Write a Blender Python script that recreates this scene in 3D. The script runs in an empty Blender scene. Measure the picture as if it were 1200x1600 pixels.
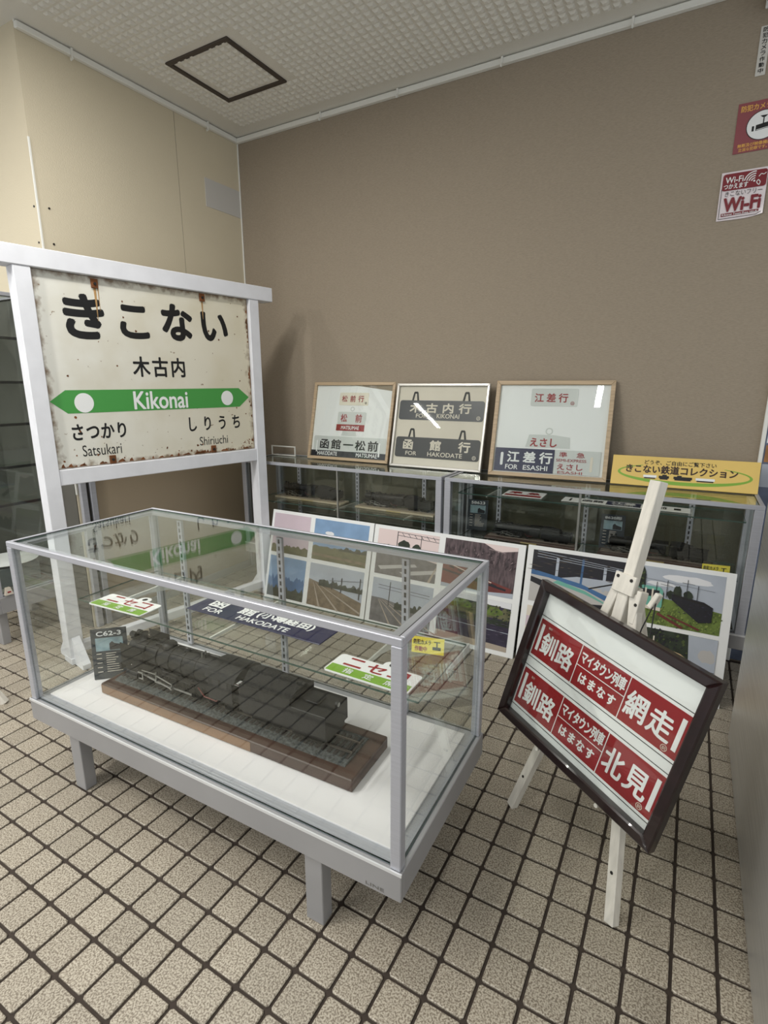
import bpy, bmesh, math, random
from mathutils import Vector, Matrix
random.seed(7)
SC = bpy.context.scene
COL = SC.collection
U = 0.1                      # all lengths below are in decimetres; U turns them into metres
R = math.radians

# ------------------------------------------------------------------ camera
CAMP = (13.911, -4.716, 13.947)
PITCH, ROLL, YAW, FPX = 0.23342, -0.0002, -0.51854, 832.6
cy_, sy_ = math.cos(YAW), math.sin(YAW)
fwd = Vector((sy_*math.cos(PITCH), cy_*math.cos(PITCH), -math.sin(PITCH)))
rgt = Vector((cy_, -sy_, 0)); upv = rgt.cross(fwd)
cam_d = bpy.data.cameras.new('camera'); cam = bpy.data.objects.new('camera', cam_d); COL.objects.link(cam)
cam.matrix_world = Matrix.Translation(Vector(CAMP)*U) @ Matrix((rgt, upv, -fwd)).transposed().to_4x4()
cam_d.sensor_fit = 'HORIZONTAL'; cam_d.sensor_width = 36; cam_d.lens = FPX*36/1200
cam_d.clip_start = .02
SC.camera = cam

# ------------------------------------------------------------------ light, world, exposure
SC.view_settings.view_transform = 'Standard'; SC.view_settings.look = 'None'
SC.view_settings.gamma = 1; SC.view_settings.use_curve_mapping = False
SC.view_settings.exposure = 0.7
SC.cycles.max_bounces = 10; SC.cycles.transparent_max_bounces = 40
SC.cycles.diffuse_bounces = 4; SC.cycles.glossy_bounces = 6
SC.cycles.use_denoising = True
W = bpy.data.worlds.new('daylight'); SC.world = W; W.use_nodes = True
W.node_tree.nodes['Background'].inputs[0].default_value = (0.93, 0.97, 1.0, 1)
W.node_tree.nodes['Background'].inputs[1].default_value = 0.5
def tube_or_fill_light(x, y, length, watt):
    l = bpy.data.lights.new('ceiling_or_fill_light', 'AREA'); l.shape = 'RECTANGLE'; l.size = .06; l.size_y = length*U
    l.energy = watt; l.color = (1.0, 0.975, 0.93)
    o = bpy.data.objects.new('ceiling_or_fill_light', l); COL.objects.link(o); o.location = (x*U, y*U, 30.1*U)
for (x, y, ln, w) in ((10.5, -5.3, 5, 7), (-9, -9.5, 12, 30), (-22.5, -20, 10, 34), (-32, -2, 12, 22), (-6, -26, 12, 24), (22, -16, 12, 3), (-5, 6.5, 10, 15)):  # last entry is an unseen lamp added to brighten the back wall
    tube_or_fill_light(x, y, ln, w)

# ------------------------------------------------------------------ materials
def lin(c):
    return tuple(((v/255)/12.92 if v/255 <= .04045 else ((v/255+.055)/1.055)**2.4) for v in c)
MATS = {}
def mat(name, c, rough=.6, metal=0., var=None, bump=None, spec=.5, emit=0, coat=0, c2=None, coord='Object'):
    if name in MATS: return MATS[name]
    m = bpy.data.materials.new(name); m.use_nodes = True; nt = m.node_tree; N = nt.nodes; L = nt.links
    b = N['Principled BSDF']; col = lin(c)
    b.inputs['Base Color'].default_value = (*col, 1); b.inputs['Roughness'].default_value = rough
    b.inputs['Metallic'].default_value = metal; b.inputs['Specular IOR Level'].default_value = spec
    b.inputs['Coat Weight'].default_value = coat
    if var or bump: tc = N.new('ShaderNodeTexCoord')
    if var:                                 # (scale, amount, detail[, stretch])
        n = N.new('ShaderNodeTexNoise'); n.inputs['Scale'].default_value = var[0]; n.inputs['Detail'].default_value = var[2]
        src = tc.outputs[coord]
        if len(var) > 3:
            mp = N.new('ShaderNodeMapping'); mp.inputs['Scale'].default_value = var[3]; L.new(src, mp.inputs[0]); src = mp.outputs[0]
        L.new(src, n.inputs['Vector'])
        cr = N.new('ShaderNodeValToRGB'); L.new(n.outputs['Fac'], cr.inputs[0])
        cr.color_ramp.elements[0].position = .35; cr.color_ramp.elements[1].position = .65
        a = var[1]; second = lin(c2) if c2 else tuple(v*(1-a) for v in col)
        cr.color_ramp.elements[0].color = (*second, 1)
        cr.color_ramp.elements[1].color = (*(tuple(min(1, v*(1+a*.4)) for v in col) if not c2 else col), 1)
        L.new(cr.outputs[0], b.inputs['Base Color'])
    if bump:                                # (scale, strength)
        n2 = N.new('ShaderNodeTexNoise'); n2.inputs['Scale'].default_value = bump[0]; n2.inputs['Detail'].default_value = 3
        L.new(tc.outputs[coord], n2.inputs['Vector'])
        bp = N.new('ShaderNodeBump'); bp.inputs['Strength'].default_value = bump[1]; bp.inputs['Distance'].default_value = .002
        L.new(n2.outputs['Fac'], bp.inputs['Height']); L.new(bp.outputs[0], b.inputs['Normal'])
    MATS[name] = m; return m
def glass_mat(name, tint, gloss=1.0):
    m = bpy.data.materials.new(name); m.use_nodes = True; nt = m.node_tree; N = nt.nodes; L = nt.links
    N.remove(N['Principled BSDF']); out = N['Material Output']
    tr = N.new('ShaderNodeBsdfTransparent'); tr.inputs[0].default_value = (*tint, 1)
    gl = N.new('ShaderNodeBsdfGlossy'); gl.inputs['Roughness'].default_value = .012; gl.inputs[0].default_value = (.95, 1, .97, 1)
    ge = N.new('ShaderNodeNewGeometry'); dt = N.new('ShaderNodeVectorMath'); dt.operation = 'DOT_PRODUCT'
    L.new(ge.outputs['Normal'], dt.inputs[0]); L.new(ge.outputs['Incoming'], dt.inputs[1])
    ab = N.new('ShaderNodeMath'); ab.operation = 'ABSOLUTE'; L.new(dt.outputs['Value'], ab.inputs[0])
    su = N.new('ShaderNodeMath'); su.operation = 'SUBTRACT'; su.inputs[0].default_value = 1; L.new(ab.outputs[0], su.inputs[1])
    pw = N.new('ShaderNodeMath'); pw.operation = 'POWER'; pw.inputs[1].default_value = 5; L.new(su.outputs[0], pw.inputs[0])
    ma = N.new('ShaderNodeMath'); ma.operation = 'MULTIPLY_ADD'; ma.inputs[1].default_value = .95*gloss; ma.inputs[2].default_value = .03*gloss
    L.new(pw.outputs[0], ma.inputs[0])
    mx = N.new('ShaderNodeMixShader'); L.new(ma.outputs[0], mx.inputs[0]); L.new(tr.outputs[0], mx.inputs[1]); L.new(gl.outputs[0], mx.inputs[2])
    L.new(mx.outputs[0], out.inputs[0]); MATS[name] = m; return m
GL = glass_mat('clear_glass', (.966, .974, .966))
GLD = glass_mat('shade_tinted_glass', (.74, .77, .75))  # tint darkens the back panes to stand for shade inside the cabinets
GLE = mat('glass_edge', (58, 84, 76), .25)
ALU = mat('anodised_aluminium', (184, 186, 194), .42, .35, var=(6, .06, 3, (1, 1, 30)))
ALUB = mat('silver_painted_panel', (162, 162, 164), .45, .25, var=(5, .06, 3))
ALUD = mat('dark_slot', (40, 40, 40), .6)
WHITE = mat('white_paint', (226, 228, 234), .5, var=(9, .05, 4), bump=(60, .15))
WPAPER = mat('white_paper', (236, 238, 238), .6)
WDECK = mat('white_deck', (236, 234, 236), .55, var=(4, .03, 4))
BLACK = mat('black_print', (14, 14, 15), .5)
SOOT = mat('soot_black_metal', (15, 15, 15), .5, .1, var=(40, .35, 4), bump=(220, .25))
SOOT2 = mat('matt_black_coal', (12, 12, 12), .85, var=(60, .5, 5), bump=(160, 1.0))
STEELW = mat('bright_steel', (170, 170, 165), .35, .8)
REDP = mat('red_pipe', (105, 38, 34), .5)
NAVY = mat('navy_enamel', (28, 32, 72), .3, coat=.3)
DNAVY = mat('dark_navy_enamel', (28, 32, 44), .3, coat=.3)
RED = mat('crimson_print', (150, 24, 34), .45)
MRED = mat('maroon_red_enamel', (146, 26, 32), .4, var=(8, .06, 3))
GREEN = mat('sign_green', (70, 152, 70), .4)
LGREEN = mat('lime_green', (126, 172, 56), .4)
YELLOW = mat('banner_yellow', (226, 194, 108), .5, var=(3, .06, 3))
LEMON = mat('lemon_card', (238, 222, 80), .5)
DCARD = mat('dark_slate_card', (44, 52, 60), .45)
CREAMW = mat('cream_mount', (222, 214, 200), .6, var=(3, .05, 3))
ACRY = mat('pale_acrylic', (206, 210, 208), .25)
OAK = mat('light_oak', (186, 164, 134), .5, var=(3, .18, 4, (4, 4, 30)))
OAKH = mat('light_oak_rail', (186, 164, 134), .5, var=(3, .18, 4, (1, 30, 30)))
SILV = mat('silver_moulding', (196, 194, 188), .35, .6)
MAHO = mat('dark_mahogany_lacquer', (30, 13, 14), .28, var=(4, .3, 4, (2, 8, 8)), coat=.4)
WOODW = mat('whitewashed_wood', (220, 216, 206), .65, var=(5, .12, 5, (10, 10, 1)), bump=(80, .3))
PLINTH = mat('dark_walnut', (74, 54, 46), .4, var=(3, .35, 5, (1, 8, 8)))
PLINTHL = mat('light_walnut_edge', (136, 106, 80), .45, var=(3, .2, 5, (1, 8, 8)))
BALL = mat('grey_ballast', (76, 80, 80), .9, var=(120, .6, 3), bump=(150, 1.0))
SLEEP = mat('dark_sleeper', (46, 40, 38), .8)
RAILM = mat('rusty_rail', (140, 132, 122), .35, .6)
STEEL = mat('brushed_stainless', (206, 206, 204), .42, .8, var=(2.5, .12, 5, (1, 1, 60)))
CORD = mat('black_cord', (20, 20, 20), .7)
SCREW = mat('dark_screw', (50, 48, 46), .5, .5)
CEILM = mat('ceiling_board', (224, 222, 214), .85, bump=(140, .5))
CFRAME = mat('bronze_hatch_frame', (74, 66, 60), .5, .3)
TRIMW = mat('white_trim', (232, 232, 226), .5)
WBACK = mat('taupe_wallcloth', (156, 144, 127), .9, var=(60, .10, 4, (1, 1, 6)), bump=(180, .8))
WLEFT = mat('beige_panel', (208, 198, 174), .8, var=(1.2, .04, 4), bump=(150, .4))
WPATCH = mat('pale_grey_sheet', (196, 194, 190), .7)
SEAM = mat('dark_seam', (70, 60, 50), .8)
GROUT = mat('dark_grout', (58, 49, 42), .9, var=(30, .2, 3))
DOORB = mat('brown_door_panel', (172, 156, 132), .6)
DARKIN = mat('dark_interior', (52, 50, 46), .8)

# floor tile: speckled stoneware, each tile a little different
def tile_mat():
    m = bpy.data.materials.new('speckled_tile'); m.use_nodes = True; nt = m.node_tree; N = nt.nodes; L = nt.links
    b = N['Principled BSDF']; b.inputs['Roughness'].default_value = .42
    g = N.new('ShaderNodeNewGeometry')
    n = N.new('ShaderNodeTexNoise'); n.inputs['Scale'].default_value = 230; n.inputs['Detail'].default_value = 2.5
    L.new(g.outputs['Position'], n.inputs['Vector'])
    cr = N.new('ShaderNodeValToRGB'); e = cr.color_ramp.elements
    e[0].position = .40; e[0].color = (*lin((120, 110, 96)), 1); e[1].position = .58; e[1].color = (*lin((182, 174, 158)), 1)
    L.new(n.outputs['Fac'], cr.inputs[0])
    sc = N.new('ShaderNodeVectorMath'); sc.operation = 'SCALE'; sc.inputs['Scale'].default_value = 10; L.new(g.outputs['Position'], sc.inputs[0])
    fl = N.new('ShaderNodeVectorMath'); fl.operation = 'FLOOR'; L.new(sc.outputs[0], fl.inputs[0])
    wn = N.new('ShaderNodeTexWhiteNoise'); L.new(fl.outputs[0], wn.inputs['Vector'])
    mr = N.new('ShaderNodeMapRange'); mr.inputs['To Min'].default_value = .88; mr.inputs['To Max'].default_value = 1.06; L.new(wn.outputs['Value'], mr.inputs['Value'])
    mul = N.new('ShaderNodeVectorMath'); mul.operation = 'SCALE'; L.new(cr.outputs[0], mul.inputs[0]); L.new(mr.outputs[0], mul.inputs['Scale'])
    L.new(mul.outputs[0], b.inputs['Base Color'])
    bp = N.new('ShaderNodeBump'); bp.inputs['Strength'].default_value = .5; bp.inputs['Distance'].default_value = .001
    L.new(n.outputs['Fac'], bp.inputs['Height']); L.new(bp.outputs[0], b.inputs['Normal'])
    return m
TILE = tile_mat()

# enamel of the old station sign: off-white, stained, rust creeping in from the rim
def enamel_mat():
    m = bpy.data.materials.new('weathered_enamel'); m.use_nodes = True; nt = m.node_tree; N = nt.nodes; L = nt.links
    b = N['Principled BSDF']; b.inputs['Roughness'].default_value = .35
    tc = N.new('ShaderNodeTexCoord'); sx = N.new('ShaderNodeSeparateXYZ'); L.new(tc.outputs['Generated'], sx.inputs[0])
    def noise(s, d, src='Object'):
        n = N.new('ShaderNodeTexNoise'); n.inputs['Scale'].default_value = s; n.inputs['Detail'].default_value = d; L.new(tc.outputs[src], n.inputs['Vector']); return n.outputs['Fac']
    def math_(op, a, b_=None, c=None):
        k = N.new('ShaderNodeMath'); k.operation = op
        for i, v in enumerate((a, b_, c)):
            if v is None: continue
            if isinstance(v, (int, float)): k.inputs[i].default_value = v
            else: L.new(v, k.inputs[i])
        return k.outputs[0]
    def mix(f, a, c):
        k = N.new('ShaderNodeMix'); k.data_type = 'RGBA'; L.new(f, k.inputs[0])
        for i, v in ((6, a), (7, c)):
            if isinstance(v, tuple): k.inputs[i].default_value = (*lin(v), 1)
            else: L.new(v, k.inputs[i])
        return k.outputs[2]
    st = N.new('ShaderNodeMapRange'); st.inputs['From Min'].default_value = .42; st.inputs['From Max'].default_value = .72; L.new(noise(4, 6), st.inputs['Value'])
    yel = math_('MULTIPLY', sx.outputs['X'], .55)
    col = mix(math_('MULTIPLY', st.outputs[0], .55), (224, 224, 216), (196, 190, 168))
    col = mix(yel, col, (216, 204, 170))
    ex = math_('MINIMUM', sx.outputs['X'], math_('SUBTRACT', 1, sx.outputs['X']))
    ez = math_('MINIMUM', sx.outputs['Z'], math_('SUBTRACT', 1, sx.outputs['Z']))
    ed = math_('MINIMUM', ex, ez)
    edn = math_('ADD', ed, math_('MULTIPLY', math_('SUBTRACT', noise(26, 6), .5), .09))
    rim = N.new('ShaderNodeMapRange'); rim.inputs['From Min'].default_value = .026; rim.inputs['From Max'].default_value = -.004; L.new(edn, rim.inputs['Value'])
    col = mix(math_('MULTIPLY', rim.outputs[0], .9), col, (116, 92, 66))
    sp = N.new('ShaderNodeMapRange'); sp.inputs['From Min'].default_value = .70; sp.inputs['From Max'].default_value = .75; L.new(noise(34, 3), sp.inputs['Value'])
    col = mix(sp.outputs[0], col, (128, 104, 78))
    L.new(col, b.inputs['Base Color']); return m
ENAM = enamel_mat()

# ------------------------------------------------------------------ geometry helpers
def V3(p): return Vector(p)
class MB:
    def __init__(s): s.bm = bmesh.new(); s.mats = []
    def mi(s, m):
        if m not in s.mats: s.mats.append(m)
        return s.mats.index(m)
    def _fin(s, faces, m):
        i = s.mi(m)
        for f in faces: f.material_index = i; f.smooth = True
    def box(s, p, q, m, bev=0., mtx=None, side=None):
        p = Vector([min(a, b) for a, b in zip(p, q)]); q_ = Vector([max(a, b) for a, b in zip(p, q)]); q = q_
        vs = [s.bm.verts.new((x, y, z)) for x in (p.x, q.x) for y in (p.y, q.y) for z in (p.z, q.z)]
        F = [s.bm.faces.new([vs[i] for i in f]) for f in ((0,1,3,2),(4,6,7,5),(0,4,5,1),(2,3,7,6),(0,2,6,4),(1,5,7,3))]
        s._fin(F, m)
        if side is not None:                # thin panes: narrow faces get another material
            d = q-p; k = [d.x, d.y, d.z].index(min(d)); keep = {0: (0, 1), 1: (2, 3), 2: (4, 5)}[k]
            for i, f in enumerate(F):
                if i not in keep: f.material_index = s.mi(side)
        if mtx is not None: bmesh.ops.transform(s.bm, matrix=mtx, verts=vs)
        if bev > 0:
            ed = {e for f in F for e in f.edges}
            r = bmesh.ops.bevel(s.bm, geom=list(ed), offset=bev, segments=1, affect='EDGES', profile=.5)
            for f in r['faces']: f.smooth = True
        return s
    def beam(s, a, b, w, t, m, side=(1, 0, 0), bev=0.):
        a, b = V3(a), V3(b); z = (b-a).normalized(); x = V3(side); x = (x-z*x.dot(z)).normalized(); y = z.cross(x)
        M = Matrix((x, y, z)).transposed().to_4x4(); M.translation = a
        return s.box((-w/2, -t/2, 0), (w/2, t/2, (b-a).length), m, bev, M)
    def cyl(s, a, b, r, m, n=16, r2=None, caps=True):
        a, b = V3(a), V3(b); r2 = r if r2 is None else r2; z = (b-a).normalized()
        x = z.orthogonal().normalized(); y = z.cross(x)
        A = [s.bm.verts.new(a+(x*math.cos(t)+y*math.sin(t))*r) for t in [2*math.pi*i/n for i in range(n)]]
        B = [s.bm.verts.new(b+(x*math.cos(t)+y*math.sin(t))*r2) for t in [2*math.pi*i/n for i in range(n)]]
        F = [s.bm.faces.new((A[i], A[(i+1) % n], B[(i+1) % n], B[i])) for i in range(n)]
        if caps: F += [s.bm.faces.new(A[::-1]), s.bm.faces.new(B)]
        s._fin(F, m); return s
    def lathe(s, c, axis, prof, m, n=20):   # prof: [(dist along axis, radius)]
        c = V3(c); z = V3(axis).normalized(); x = z.orthogonal().normalized(); y = z.cross(x); rings = []
        for h, r in prof:
            rings.append([s.bm.verts.new(c+z*h+(x*math.cos(t)+y*math.sin(t))*max(r, 1e-4)) for t in [2*math.pi*i/n for i in range(n)]])
        F = []
        for A, B in zip(rings, rings[1:]): F += [s.bm.faces.new((A[i], A[(i+1) % n], B[(i+1) % n], B[i])) for i in range(n)]
        F += [s.bm.faces.new(rings[0][::-1]), s.bm.faces.new(rings[-1])]; s._fin(F, m); return s
    def prism(s, poly, y0, y1, m, ax='xz', bev=0):   # polygon in a plane, pushed along the third axis
        def P(u, v, w): return {'xz': (u, w, v), 'xy': (u, v, w), 'yz': (w, u, v)}[ax]
        A = [s.bm.verts.new(P(u, v, y0)) for u, v in poly]; B = [s.bm.verts.new(P(u, v, y1)) for u, v in poly]; n = len(poly)
        F = [s.bm.faces.new(A), s.bm.faces.new(B[::-1])] + [s.bm.faces.new((A[i], B[i], B[(i+1) % n], A[(i+1) % n])) for i in range(n)]
        s._fin(F, m); bmesh.ops.recalc_face_normals(s.bm, faces=F)
        if bev: bmesh.ops.bevel(s.bm, geom=list({e for f in F[:2] for e in f.edges}), offset=bev, segments=1, affect='EDGES', profile=.5)
        return s
    def face(s, pts, m):
        f = s.bm.faces.new([s.bm.verts.new(p) for p in pts]); s._fin([f], m); return s
    def tube(s, pts, r, m, n=6):
        for a, b in zip(pts, pts[1:]): s.cyl(a, b, r, m, n)
        return s
    def mesh(s, name):
        bmesh.ops.scale(s.bm, vec=(U, U, U), verts=s.bm.verts)
        me = bpy.data.meshes.new(name); s.bm.to_mesh(me); s.bm.free()
        for m in s.mats: me.materials.append(m)
        me.set_sharp_from_angle(angle=R(32)); return me
    def obj(s, name, parent=None, label=None, cat=None, group=None, kind=None, loc=None):
        o = bpy.data.objects.new(name, s.mesh(name)); COL.objects.link(o)
        if parent is not None: o.parent = parent
        if loc: o.location = Vector(loc)*U
        return tag(o, label, cat, group, kind)
def tag(o, label=None, cat=None, group=None, kind=None):
    for k, v in (('label', label), ('category', cat), ('group', group), ('kind', kind)):
        if v: o[k] = v
    return o
def root(name, loc, label, cat, rz=0, tilt=0, group=None, M=None, lie=False):
    o = bpy.data.objects.new(name, None); COL.objects.link(o); o.empty_display_size = .05
    if M is None:
        M = Matrix.Rotation(R(rz), 4, 'Z') @ Matrix.Rotation(R(-90 if lie else -tilt), 4, 'X'); M.translation = V3(loc)*U
    else:
        M = M.copy(); M.translation = V3(loc)*U
    o.matrix_world = M
    return tag(o, label, cat, group)
def lettering(body, box, m, parent, y=0., bold=0., name='lettering', shear=0, spacing=1.0, em=False):
    """flat letters fitted to box=(x0,z0,x1,z1) in the parent's x-z plane, facing -y"""
    cu = bpy.data.curves.new(name, 'FONT'); cu.body = body; cu.resolution_u = 4; cu.shear = shear; cu.space_character = spacing
    t = bpy.data.objects.new(name, cu); COL.objects.link(t)
    dg = bpy.context.evaluated_depsgraph_get(); me = bpy.data.meshes.new_from_object(t.evaluated_get(dg))
    bpy.data.objects.remove(t); bpy.data.curves.remove(cu)
    xs = [v.co.x for v in me.vertices]; ys = [v.co.y for v in me.vertices]
    x0, x1, y0, y1 = min(xs), max(xs), min(ys), max(ys)
    if em: x0, x1, y0, y1 = .035, .965, -.08, .845      # keep the sign's own place inside its square
    for v in me.vertices:
        a = (v.co.x-x0)/(x1-x0); b = (v.co.y-y0)/(y1-y0)
        v.co = Vector(((box[0]+a*(box[2]-box[0]))*U, y*U, (box[1]+b*(box[3]-box[1]))*U))
    if bold > .004:                          # heavier strokes: the same outline laid again a little to each side
        h = max(box[3]-box[1], .01); k = (bold+.006)*h*U*.95; n0 = len(me.vertices)
        base_ = [v.co.copy() for v in me.vertices]; polys = [tuple(p.vertices) for p in me.polygons]
        vs, fs_ = [], []
        for q, (dx, dz) in enumerate(((0, 0), (1, 0), (-1, 0), (0, 1), (0, -1), (.7, .7), (-.7, .7), (.7, -.7), (-.7, -.7))):
            vs += [(c.x+dx*k, c.y-q*.00001, c.z+dz*k) for c in base_]; fs_ += [tuple(i+q*n0 for i in p) for p in polys]
        me = bpy.data.meshes.new(name); me.from_pydata(vs, [], fs_)
    me.materials.clear(); me.materials.append(m)
    o = bpy.data.objects.new(name, me); COL.objects.link(o); o.parent = parent; return o
def chars(body, box, m, parent, y=0., bold=0., w=None, name='lettering'):
    """spread single characters evenly over the box, joined by spacing"""
    n = len(body); x0, z0, x1, z1 = box; w = w or (z1-z0); 
    for i, c in enumerate(body):
        if c == ' ': continue
        cx = x0+w/2+(x1-x0-w)*(i/(n-1) if n > 1 else 0)
        lettering(c, (cx-w/2, z0, cx+w/2, z1), m, parent, y, bold, name, em=True)
def rrect(x0, z0, x1, z1, r, n=4):
    P = []
    for cx, cz, a0 in ((x1-r, z1-r, 0), (x0+r, z1-r, 90), (x0+r, z0+r, 180), (x1-r, z0+r, 270)):
        for i in range(n+1):
            a = R(a0+90*i/n); P.append((cx+r*math.cos(a), cz+r*math.sin(a)))
    return P
def disc(cx, cz, r, n=24, rz=None):
    rz = rz or r
    return [(cx+r*math.cos(2*math.pi*i/n), cz+rz*math.sin(2*math.pi*i/n)) for i in range(n)]
def ring_poly(mb, cx, cz, r0, r1, y, m, a0=0, a1=360, n=28, e=1.0):
    for i in range(n):
        a, b = R(a0+(a1-a0)*i/n), R(a0+(a1-a0)*(i+1)/n)
        mb.face([(cx+r1*math.cos(a), y, cz+e*r1*math.sin(a)), (cx+r0*math.cos(a), y, cz+e*r0*math.sin(a)), (cx+r0*math.cos(b), y, cz+e*r0*math.sin(b)), (cx+r1*math.cos(b), y, cz+e*r1*math.sin(b))], m)

# ------------------------------------------------------------------ room shell
YW, XL, ZC, YL = 26.3, -15.4, 30.35, 12.1      # back wall, left wall, ceiling height, corner where the left wall turns away
fl = MB().box((-60, -45, -.6), (30, 27.5, -.06), GROUT).obj('floor', kind='structure')
def proj(p):
    d = V3(p)-V3(CAMP); z = d.dot(fwd); return (600+FPX*d.dot(rgt)/z, 800-FPX*d.dot(upv)/z, z)
def hits_box(p, lo, hi):
    o = V3(CAMP); d = V3(p)-o; t0, t1 = 0, .999
    for k in range(3):
        if abs(d[k]) < 1e-9: continue
        a, b = (lo[k]-o[k])/d[k], (hi[k]-o[k])/d[k]
        t0, t1 = max(t0, min(a, b)), min(t1, max(a, b))
    return t0 < t1
BLOCK = [((-5.6, 4.1, 2.15), (9.2, 9.9, 3)), ((16.6, 5, 0), (22, 18.6, 10)), ((-13, 20.9, 0), (16.4, 26, 6))]
def tile_bm(mb, x, y):
    h, r, c = .458, .05, .02; z = random.uniform(-.006, .004); rings = []
    for (g, zz) in ((0, z-.1), (0, z-c), (c, z)):
        k = h-g; rr = r
        rings.append([mb.bm.verts.new((x+a, y+b, zz)) for a, b in ((k, -k+rr), (k, k-rr), (k-rr, k), (-k+rr, k), (-k, k-rr), (-k, -k+rr), (-k+rr, -k), (k-rr, -k))])
    F = [mb.bm.faces.new(rings[2])]
    for A, B in zip(rings, rings[1:]): F += [mb.bm.faces.new((A[i], A[(i+1) % 8], B[(i+1) % 8], B[i])) for i in range(8)]
    mb._fin(F, TILE)
spots = []
for i in range(-34, 27):
    for j in range(-16, 26):
        c = (i+.5, j+.5, 0); px, py, z = proj(c)
        vis = z > 1 and -40 < px < 1240 and 0 < py < 1650 and not any(hits_box(c, *b) for b in BLOCK)
        spots.append((0 if vis else 1, z, c))
spots.sort(key=lambda s: (s[0], s[1]))
tms = []
for k in range(6):
    mb = MB(); tile_bm(mb, 0, 0); tms.append(mb.mesh('tile'))
for k, (_, _, c) in enumerate(spots[:300]):
    o = bpy.data.objects.new('tile', tms[k % 6]); COL.objects.link(o); o.parent = fl; o.location = V3(c)*U
mb = MB()
for _, _, c in spots[300:]: tile_bm(mb, c[0], c[1])
mb.obj('far_tiles', fl, kind='stuff')

cl = MB().box((-60, -45, ZC), (30, 27.5, ZC+.8), CEILM).obj('ceiling', kind='structure')
mb = MB(); g = .45
for i in range(int((17-(XL+1.6))/g)):
    for j in range(int((YW-1.2+6)/g)):
        x, y = XL+1.6+i*g, YW-1.2-j*g
        if proj((x, y, ZC))[2] < 2: continue
        if -12.35 < x < -7.45 and 17.6 < y < 22.6 and not (-11.8 < x < -8.3 and 18.1 < y < 22.0): continue
        k = .045; t = random.uniform(.085, .1)
        A = [(x+k, y-k), (x+g-k, y-k), (x+g-k, y-g+k), (x+k, y-g+k)]; c = .1
        B = [(x+k+c, y-k-c), (x+g-k-c, y-k-c), (x+g-k-c, y-g+k+c), (x+k+c, y-g+k+c)]
        a = [mb.bm.verts.new((p[0], p[1], ZC-.001)) for p in A]; b = [mb.bm.verts.new((p[0], p[1], ZC-t)) for p in B]
        mb._fin([mb.bm.faces.new(b)]+[mb.bm.faces.new((a[q], a[(q+1) % 4], b[(q+1) % 4], b[q])) for q in range(4)], CEILM)
mb.obj('embossed_relief', cl, kind='stuff')
mb = MB(); x0, x1, y0, y1, w = -12.15, -7.72, 17.85, 22.35, .26
for p, q in (((x0, y0), (x1, y0+w)), ((x0, y1-w), (x1, y1)), ((x0, y0+w), (x0+w, y1-w)), ((x1-w, y0+w), (x1, y1-w))):
    mb.box((*p, ZC-.09), (*q, ZC+.02), CFRAME, .02)
mb.obj('access_hatch_frame', cl)

MB().box((XL-.4, YW, -.6), (30, YW+1.2, ZC+.4), WBACK).obj('wall_back', kind='structure')
wl = MB().box((XL-1, 21.03, 0), (XL, YW+.2, ZC+.2), WLEFT).box((XL-1, YL, 0), (XL, 20.99, ZC+.2), WLEFT).box((XL-1, 20.9, 0), (XL-.03, 21.1, ZC), SEAM).obj('wall_left', kind='structure')
MB().box((-60, YL, 0), (XL-1.0, YL+.9, ZC+.2), WLEFT).obj('wall_far_left', kind='structure')
MB().box((XL-.02, YL-.05, 8), (XL+.05, YL+.04, 25.6), TRIMW, .01).obj('trim_1', wl, label='white corner bead') 
mb = MB()
for z in (20.95, 22.6): mb.cyl((XL, YL+.55, z), (XL+.04, YL+.55, z), .05, SCREW, 12)
for z in (20.95, 22.6): mb.cyl((XL-.3, YL-.03, z), (XL-.3, YL+.02, z), .05, SCREW, 12)
mb.obj('screw', wl)
MB().box((XL, YW-.09, 0), (XL+.09, YW, ZC-.3), TRIMW, .02).obj('trim_2', kind='structure')
MB().box((XL, YW-.28, ZC-.34), (29, YW, ZC-.06), TRIMW, .03).box((XL, YW-.1, ZC-.07), (29, YW, ZC), TRIMW).obj('trim_3', kind='structure')
MB().box((XL, YL, ZC-.34), (XL+.26, YW-.28, ZC-.06), TRIMW, .03).box((XL, YL, ZC-.07), (XL+.1, YW-.1, ZC), TRIMW).obj('trim_4', kind='structure')
hooks = [((x, YW-.33, ZC-.34), 0, t) for x, t in ((-8.13, 'on the back wall nearest the corner'), (-2.73, 'second along the back wall from the corner'), (3.35, 'third along the back wall from the corner'), (9.49, 'on the back wall farthest from the corner'))] + \
        [((XL+.31, y, ZC-.34), -90, t) for y, t in ((14.66, 'on the beige left wall far from the corner'), (23.44, 'on the beige left wall near the corner'))]
hm = None
for p, rz, t in hooks:
    if hm is None:
        hm = MB().box((-.05, -.04, -.02), (.05, .04, .3), TRIMW).box((-.04, -.04, -.16), (.04, .0, 0), TRIMW).cyl((0, -.02, -.16), (0, -.14, -.2), .03, TRIMW, 8).box((-.03, -.16, -.2), (.03, -.12, -.06), TRIMW).mesh('picture_rail_hook')
    o = bpy.data.objects.new('picture_rail_hook', hm); COL.objects.link(o); o.location = V3(p)*U; o.rotation_euler.z = R(rz)
    tag(o, 'small white picture rail hook '+t, 'hook', 'picture rail hooks under the ceiling')
o = MB().box((XL, 23.1, 25.4), (XL+.03, YW-.1, 27.1), WPATCH).obj('paper_sheet', label='blank pale grey paper sheet on the beige wall in the corner', cat='paper')

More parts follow.
